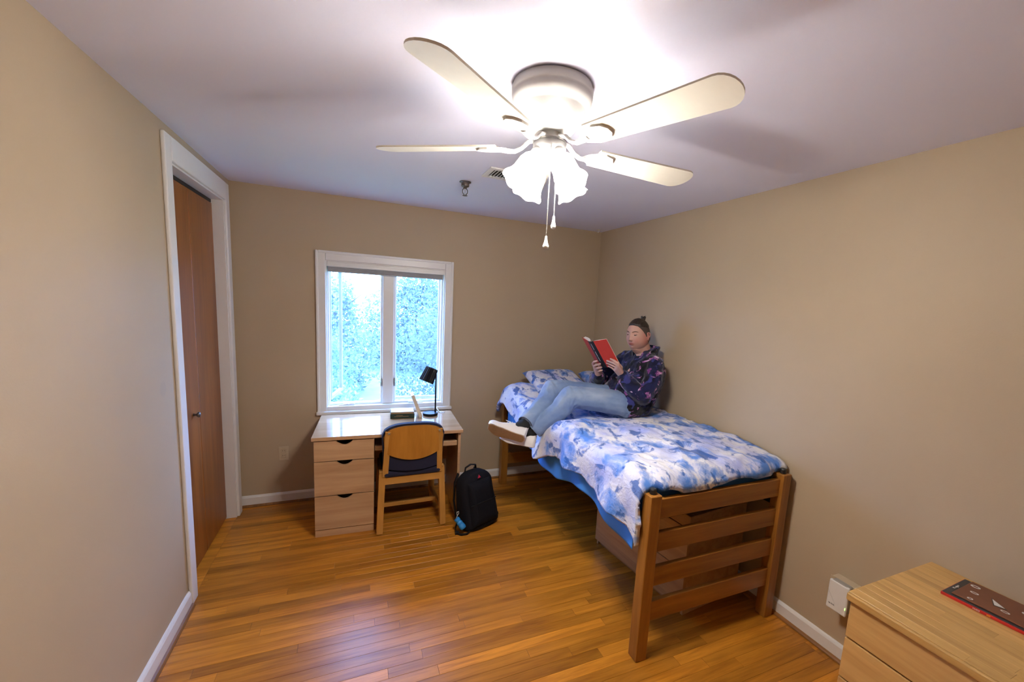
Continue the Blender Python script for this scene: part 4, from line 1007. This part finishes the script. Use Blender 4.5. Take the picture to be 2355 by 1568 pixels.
# jeans -------------------------------------------------------------------
b = B()
hull(b, [(P['hiL'] + V((.03, .005, -.005)), .080), (P['hiR'] + V((.03, -.005, -.005)), .080), (P['hiL'] + V((-.03, 0, 0)), .090), (P['hiR'] + V((-.03, 0, 0)), .090)], 3)
for s in 'LR':
    hi, kn, an = P['hi' + s], P['kn' + s], P['an' + s]; cf2 = kn.lerp(an, .35) + V((.02, 0, -.01))
    chain(b, [hi + V((-.02, 0, .0)), hi.lerp(kn, .45) + V((0, 0, .006)), kn, cf2, kn.lerp(an, .86)], [.090, .089, .073, .069, .058])
me = blend(b, .0055, 6, .5)
def denim(c):
    x, y, z = c
    k = gb(x, -.86, .09) + gb(x, -.40, .10)
    return .0035 * nz(x * 12, y * 12, z * 12) + .0075 * k * (1 - 2 * abs(nz(x * 26, y * 9, z * 15))) + .0035 * (1 - 2 * abs(nz(x * 13 + z * 6, y * 11, 3)))
displace(me, denim)
jn = put('jeans', me, M_jeans, person, local=False, smooth=True)
for s in 'LR':
    kn, an = P['kn' + s], P['an' + s]; d = (an - kn).normalized(); b = B()
    lathe(b, [(.057, -.040), (.060, -.02), (.0605, .018), (.058, .020), (.054, .016), (.052, -.02)], kn.lerp(an, .93), d, 30, lambda r, h, t: (r * (1 + .05 * math.sin(3 * t + 1)), h)); put('hem', b, M_jeans, jn, local=False, smooth=True)

# shoes -------------------------------------------------------------------
def shoe(heel, toe, sole_n, label):
    """built along +y (toe), sole towards -z, then turned so that the sole faces sole_n"""
    d = (toe - heel).normalized(); n = (sole_n - d * d.dot(sole_n)).normalized(); u = -n; r = d.cross(u)
    L_ = (toe - heel).length; Mx = Matrix(((r.x, d.x, u.x, heel.x), (r.y, d.y, u.y, heel.y), (r.z, d.z, u.z, heel.z), (0, 0, 0, 1)))
    def hw(t): return (.040 + .014 * ss(.25, .70, t)) * (1 - max(0, (t - .72) / .30) ** 2.2) ** .5 * (1 - .0 * t) * min(1, (t / .06) ** .5 if t < .06 else 1)
    def ht(t): return .106 - .050 * ss(.28, .80, t) - .022 * max(0, (t - .78) / .22) ** 2
    def fn(a, t):
        ang = a * math.tau; c_, s_ = math.cos(ang), math.sin(ang); t = min(.995, max(.004, t)); w_ = hw(t)
        e = .62; x = w_ * math.copysign(abs(c_) ** e, c_); z = .022 + (ht(t) - .022) * max(0, s_) ** .75 if s_ > 0 else .022 * (1 + s_ * 1.0)
        z = max(.012, z); k = max(0, z - .03) / .07
        return Mx @ V((x * (1 - .30 * k), t * L_, z + .016 * ss(.72, 1.0, t)))
    b = grid(fn, 40, 40); bmesh.ops.remove_doubles(b, verts=b.verts, dist=.0008); so = put('shoe', b, M_sneak, person, local=False, smooth=True)
    n_ = 44; out = []
    for k in range(n_ // 2 + 1): t = .004 + .99 * k / (n_ // 2); out.append((hw(t) + .004, t * L_))
    out = out + [(-x, y_) for x, y_ in out[::-1]]
    b = B(); prism(b, out, lambda a, c_, dd: Mx @ V((a, c_, dd + .016 * ss(.72 * L_, L_, c_))), .0, .022); put('midsole', b, M_sneak, so, local=False)
    b = B(); prism(b, [(a * .93, .008 + c_ * .95) for a, c_ in out], lambda a, c_, dd: Mx @ V((a, c_, dd + .016 * ss(.72 * L_, L_, c_))), -.004, .001); tr_ = put('outsole', b, M_sole, so, local=False)
    for k in range(7):
        t = .52 + k * .055; w_ = hw(t) * .80; b = B(); box(b, -w_, w_, t * L_ - .003, t * L_ + .003, -.0058 + .016 * ss(.72, 1, t), -.0038 + .016 * ss(.72, 1, t), M=Mx); put('tread', b, M_sole, tr_, local=False)
    for k in range(4):
        t = .44 + k * .06; b = B(); tube(b, [Mx @ V((x, t * L_ + (.004 if x > 0 else 0), ht(t) + .003 - abs(x) * .25 + .002)) for x in (-.022, -.01, 0, .01, .022)], .0028, 6); put('lace', b, M_white, so, local=False)
    b = B(); tube(b, [Mx @ V(q_) for q_ in ((0, .42 * L_, .094), (.012, .50 * L_, .116), (.004, .62 * L_, .112), (-.004, .50 * L_, .098))], .0022, 6); put('lace_bow', b, M_white, so, local=False)
    b = B(); lathe(b, [(.032, .092), (.038, .106), (.035, .114), (.030, .108)], Mx @ V((0, .19 * L_, 0)), u - d * .15, 28); put('ankle_collar', b, M_sneak, so, local=False, smooth=True)
    return Mx
sn = V((-.30, -.62, -.72))
for s, heel, toe, n_, lb in (('R', V((-1.189, -1.170, .782)), V((-1.424, -1.044, .844)), V((-.26, -.74, -.60)), 'upper'), ('L', V((-1.085, -1.105, .697)), V((-1.318, -.998, .735)), V((-.06, -.20, -.97)), 'lower')):
    Mx = shoe(heel, toe, n_, lb); top = Mx @ V((0, .055, .085)); b = B(); an = P['an' + s]
    kn = P['kn' + s]; chain(b, [Mx @ V((0, .085, .060)), Mx @ V((0, .060, .100)), an, kn.lerp(an, .80)], [.034, .038, .040, .041]); put('sock', blend(b, .005, 3), M_sock, person, local=False, smooth=True)

# the book ----------------------------------------------------------------
bT, bB = V((-.708, -1.12, 1.456)), V((-.574, -1.12, 1.269)); ba = (bB - bT).normalized(); BL = (bB - bT).length
rb = thing('reading_book', 'open hardback with red covers and black spine in the reader\'s hands', 'book', bT.lerp(bB, .5))
wn_ = V((.30629, -.92629, .21948)); nn_ = V((-.75294, -.37681, -.53954)); wf = V((.16108, .98017, .11542)); nf = V((-.79673, .19816, -.57092)); ns_ = (nn_ + nf).normalized(); wsn = ns_.cross(ba).normalized()
if wsn.dot(wn_) < 0: wsn = -wsn
M_redcl = plain('red_book_cloth', (.52, .035, .018), .55); M_blackcl = plain('black_book_cloth', (.008, .008, .009), .5)
def slab(o0, w, n, w0, w1, t0, t1, a0=0, a1=BL):
    b = B(); Mx = Matrix(((ba.x, w.x, n.x, o0.x), (ba.y, w.y, n.y, o0.y), (ba.z, w.z, n.z, o0.z), (0, 0, 0, 1))); box(b, a0, a1, w0, w1, t0, t1, .0006, 1, M=Mx); return b
so_n, so_f = bT + wsn * .012, bT - wsn * .012
put('cover', slab(so_n, wn_, nn_, .022, .140, 0, .0026), M_redcl, rb, local=False)
put('cover', slab(so_f, wf, nf, .022, .140, 0, .0026), M_redcl, rb, local=False)
b = slab(so_n, wn_, nn_, 0, .022, 0, .0027); put('spine_cloth', b, M_blackcl, rb, local=False)
put('spine_cloth', slab(so_f, wf, nf, 0, .022, 0, .0027), M_blackcl, rb, local=False)
spn = put('spine', slab(bT, wsn, ns_, -.0125, .0125, -.001, .0028), M_blackcl, rb, local=False)
b = B(); q = random.Random(3); a_ = .022; Mx = Matrix(((ba.x, wsn.x, ns_.x, bT.x), (ba.y, wsn.y, ns_.y, bT.y), (ba.z, wsn.z, ns_.z, bT.z), (0, 0, 0, 1)))
for seg in ((.020, .070), (.088, .128), (.136, .172)):
    a_ = seg[0]
    while a_ < seg[1]:
        l_ = q.uniform(.003, .006); box(b, a_, a_ + l_, -.0028, .0028, .0027, .0031, M=Mx); a_ += l_ + .0016
put('spine_lettering', b, M_print, spn, local=False)
def pagesblock(o0, w, n, thick):
    def fn(u, v):
        k = u; t = thick * (1 - .0) * (1 - .9 * math.exp(-k * 9)) + .004 * math.sin(k * math.pi)
        return o0 + ba * (.004 + (BL - .008) * v) + w * (.002 + .132 * k) - n * (.0008 + t)
    b = grid(fn, 16, 4); r_ = bmesh.ops.extrude_face_region(b, geom=b.faces[:])
    nv = [g for g in r_['geom'] if isinstance(g, bmesh.types.BMVert)]
    for v in nv:
        rel = v.co - o0; dn_ = rel.dot(n); v.co -= n * (dn_ + .0006)
    return b
put('pages', pagesblock(so_n, wn_, nn_, .010), M_page, rb, local=False)
put('pages', pagesblock(so_f, wf, nf, .020), M_page, rb, local=False)
# ============================================================ outside the window
M_grass = plain('lawn', (.16, .24, .10), .9, vary=.3, scale=1.5)
M_hill = plain('hazed_wooded_hill', (.36, .40, .42), .95, vary=.25, scale=.35)  # haze of distance is put into this pale colour
def leafmat(name, c):
    m, nt, b = new_mat(name); N, L = nt.nodes, nt.links; N.remove(b)
    oi = N.new('ShaderNodeNewGeometry'); rp = ramp(nt, [(0, tuple(v * .75 for v in c)), (1, tuple(min(1, v * 1.25) for v in c))]); L.new(oi.outputs['Random Per Island'], rp.inputs[0])
    d = N.new('ShaderNodeBsdfDiffuse'); t = N.new('ShaderNodeBsdfTranslucent'); mx = N.new('ShaderNodeMixShader'); mx.inputs[0].default_value = .45
    L.new(rp.outputs[0], d.inputs[0]); L.new(rp.outputs[0], t.inputs[0]); L.new(d.outputs[0], mx.inputs[1]); L.new(t.outputs[0], mx.inputs[2]); L.new(mx.outputs[0], N['Material Output'].inputs[0]); return m
M_leaf = [leafmat('hazed_leaf_green', (.20, .245, .23)), leafmat('hazed_leaf_bluegreen', (.19, .225, .23)), leafmat('hazed_leaf_yellowgreen', (.24, .34, .24))]  # paled leaf colours carry the haze, there is no hazy air outside
M_bark = plain('bark', (.14, .11, .08), .9, vary=.3, scale=8)
GZ = -3.4
tag(put('lawn', box(B(), -60, 60, .3, 120, GZ - .3, GZ), M_grass), kind='structure')
def hillf(u, v):
    x = -120 + 240 * u; y = 70 + 50 * v
    return V((x, y, GZ + (7.2 + 2.2 * nz(x * .03, 3) + 1.2 * nz(x * .12, 7)) * math.sin(min(1, v * 1.6) * math.pi / 2) + .8 * nz(x * .3, y * .3)))
tag(put('hill', grid(hillf, 120, 12), M_hill, smooth=True), kind='structure')

def tree(label, x, y, h, rad, mat, nleaf, size, seed, low=.12):
    rr = random.Random(seed); o = thing('tree', label, 'tree', (x, y, GZ), group='trees outside the window')
    b = B(); top = h * .8
    tube(b, [(0, 0, 0), (.05, .03, top * .3), (-.05, .05, top * .6), (.05, 0, top)], [h * .028, h * .022, h * .015, h * .006], 8)
    for k in range(9):
        a = rr.uniform(0, math.tau); z = rr.uniform(.3, .75) * h; L_ = rad * rr.uniform(.5, .85)
        tube(b, [(0, 0, z), (math.cos(a) * L_ * .5, math.sin(a) * L_ * .5, z + L_ * .22), (math.cos(a) * L_, math.sin(a) * L_, z + L_ * .6)], [h * .009, h * .006, h * .002], 6)
    put('trunk', b, M_bark, o)
    # leaf clusters
    cl = []
    for k in range(64):
        a = rr.uniform(0, math.tau); t = rr.uniform(low, 1.0)
        prof = math.sin(math.pi * min(1, (t - low) / (1 - low) * .86 + .14)) ** .6
        q = rad * prof * rr.uniform(.35, 1.0); cl.append((V((math.cos(a) * q, math.sin(a) * q, t * h)), rad * rr.uniform(.24, .42)))
    n = nleaf; P = np.zeros((n * 4, 3)); g = np.random.default_rng(seed)
    ci = g.integers(0, len(cl), n); C_ = np.array([c[0][:] for c in cl])[ci]; Rr = np.array([c[1] for c in cl])[ci]
    d = g.normal(size=(n, 3)); d /= np.linalg.norm(d, axis=1)[:, None]; c0 = C_ + d * (Rr * g.uniform(.55, 1.0, n))[:, None]
    u = g.normal(size=(n, 3)); u /= np.linalg.norm(u, axis=1)[:, None]; w_ = np.cross(u, g.normal(size=(n, 3))); w_ /= np.linalg.norm(w_, axis=1)[:, None]
    s = size * g.uniform(.6, 1.3, n)[:, None]
    for i, (su, sw) in enumerate(((-1, 0), (0, -.55), (1, 0), (0, .55))): P[i::4] = c0 + u * s * su + w_ * s * sw
    me = bpy.data.meshes.new('foliage'); me.from_pydata(P.tolist(), [], [(4 * i, 4 * i + 1, 4 * i + 2, 4 * i + 3) for i in range(n)])
    tag(put('foliage', me, mat, o), kind='stuff')
tree('large blue-green tree filling the right-hand window light', 1.0, 9.5, 8.8, 2.8, M_leaf[1], 30000, .060, 1, .10)
tree('bright green tree low in the left-hand window light', -4.1, 11.5, 4.2, 1.9, M_leaf[2], 16000, .065, 2, .05)
tree('low leafy bush-like tree nearest the window', -3.0, 6.2, 3.1, 1.1, M_leaf[2], 9000, .05, 3, .03)
tree('mid-green tree behind the bright low tree in the left light', -4.2, 20, 5.4, 3.2, M_leaf[0], 14000, .10, 4, .05)
tree('hazy tree behind the centre mullion', 1.8, 28, 6.0, 3.6, M_leaf[0], 12000, .13, 5, .05)
tree('pale tree far off at the left edge of the window', -7.0, 32, 6.2, 4.2, M_leaf[1], 6000, .25, 6, .05)
tree('tall tree beyond the right window jamb', 8.6, 14, 9.2, 3.4, M_leaf[0], 6000, .15, 7, .1)
tree('tree beyond the left window jamb', -13.5, 17, 6.0, 3.4, M_leaf[0], 5000, .17, 8, .06)
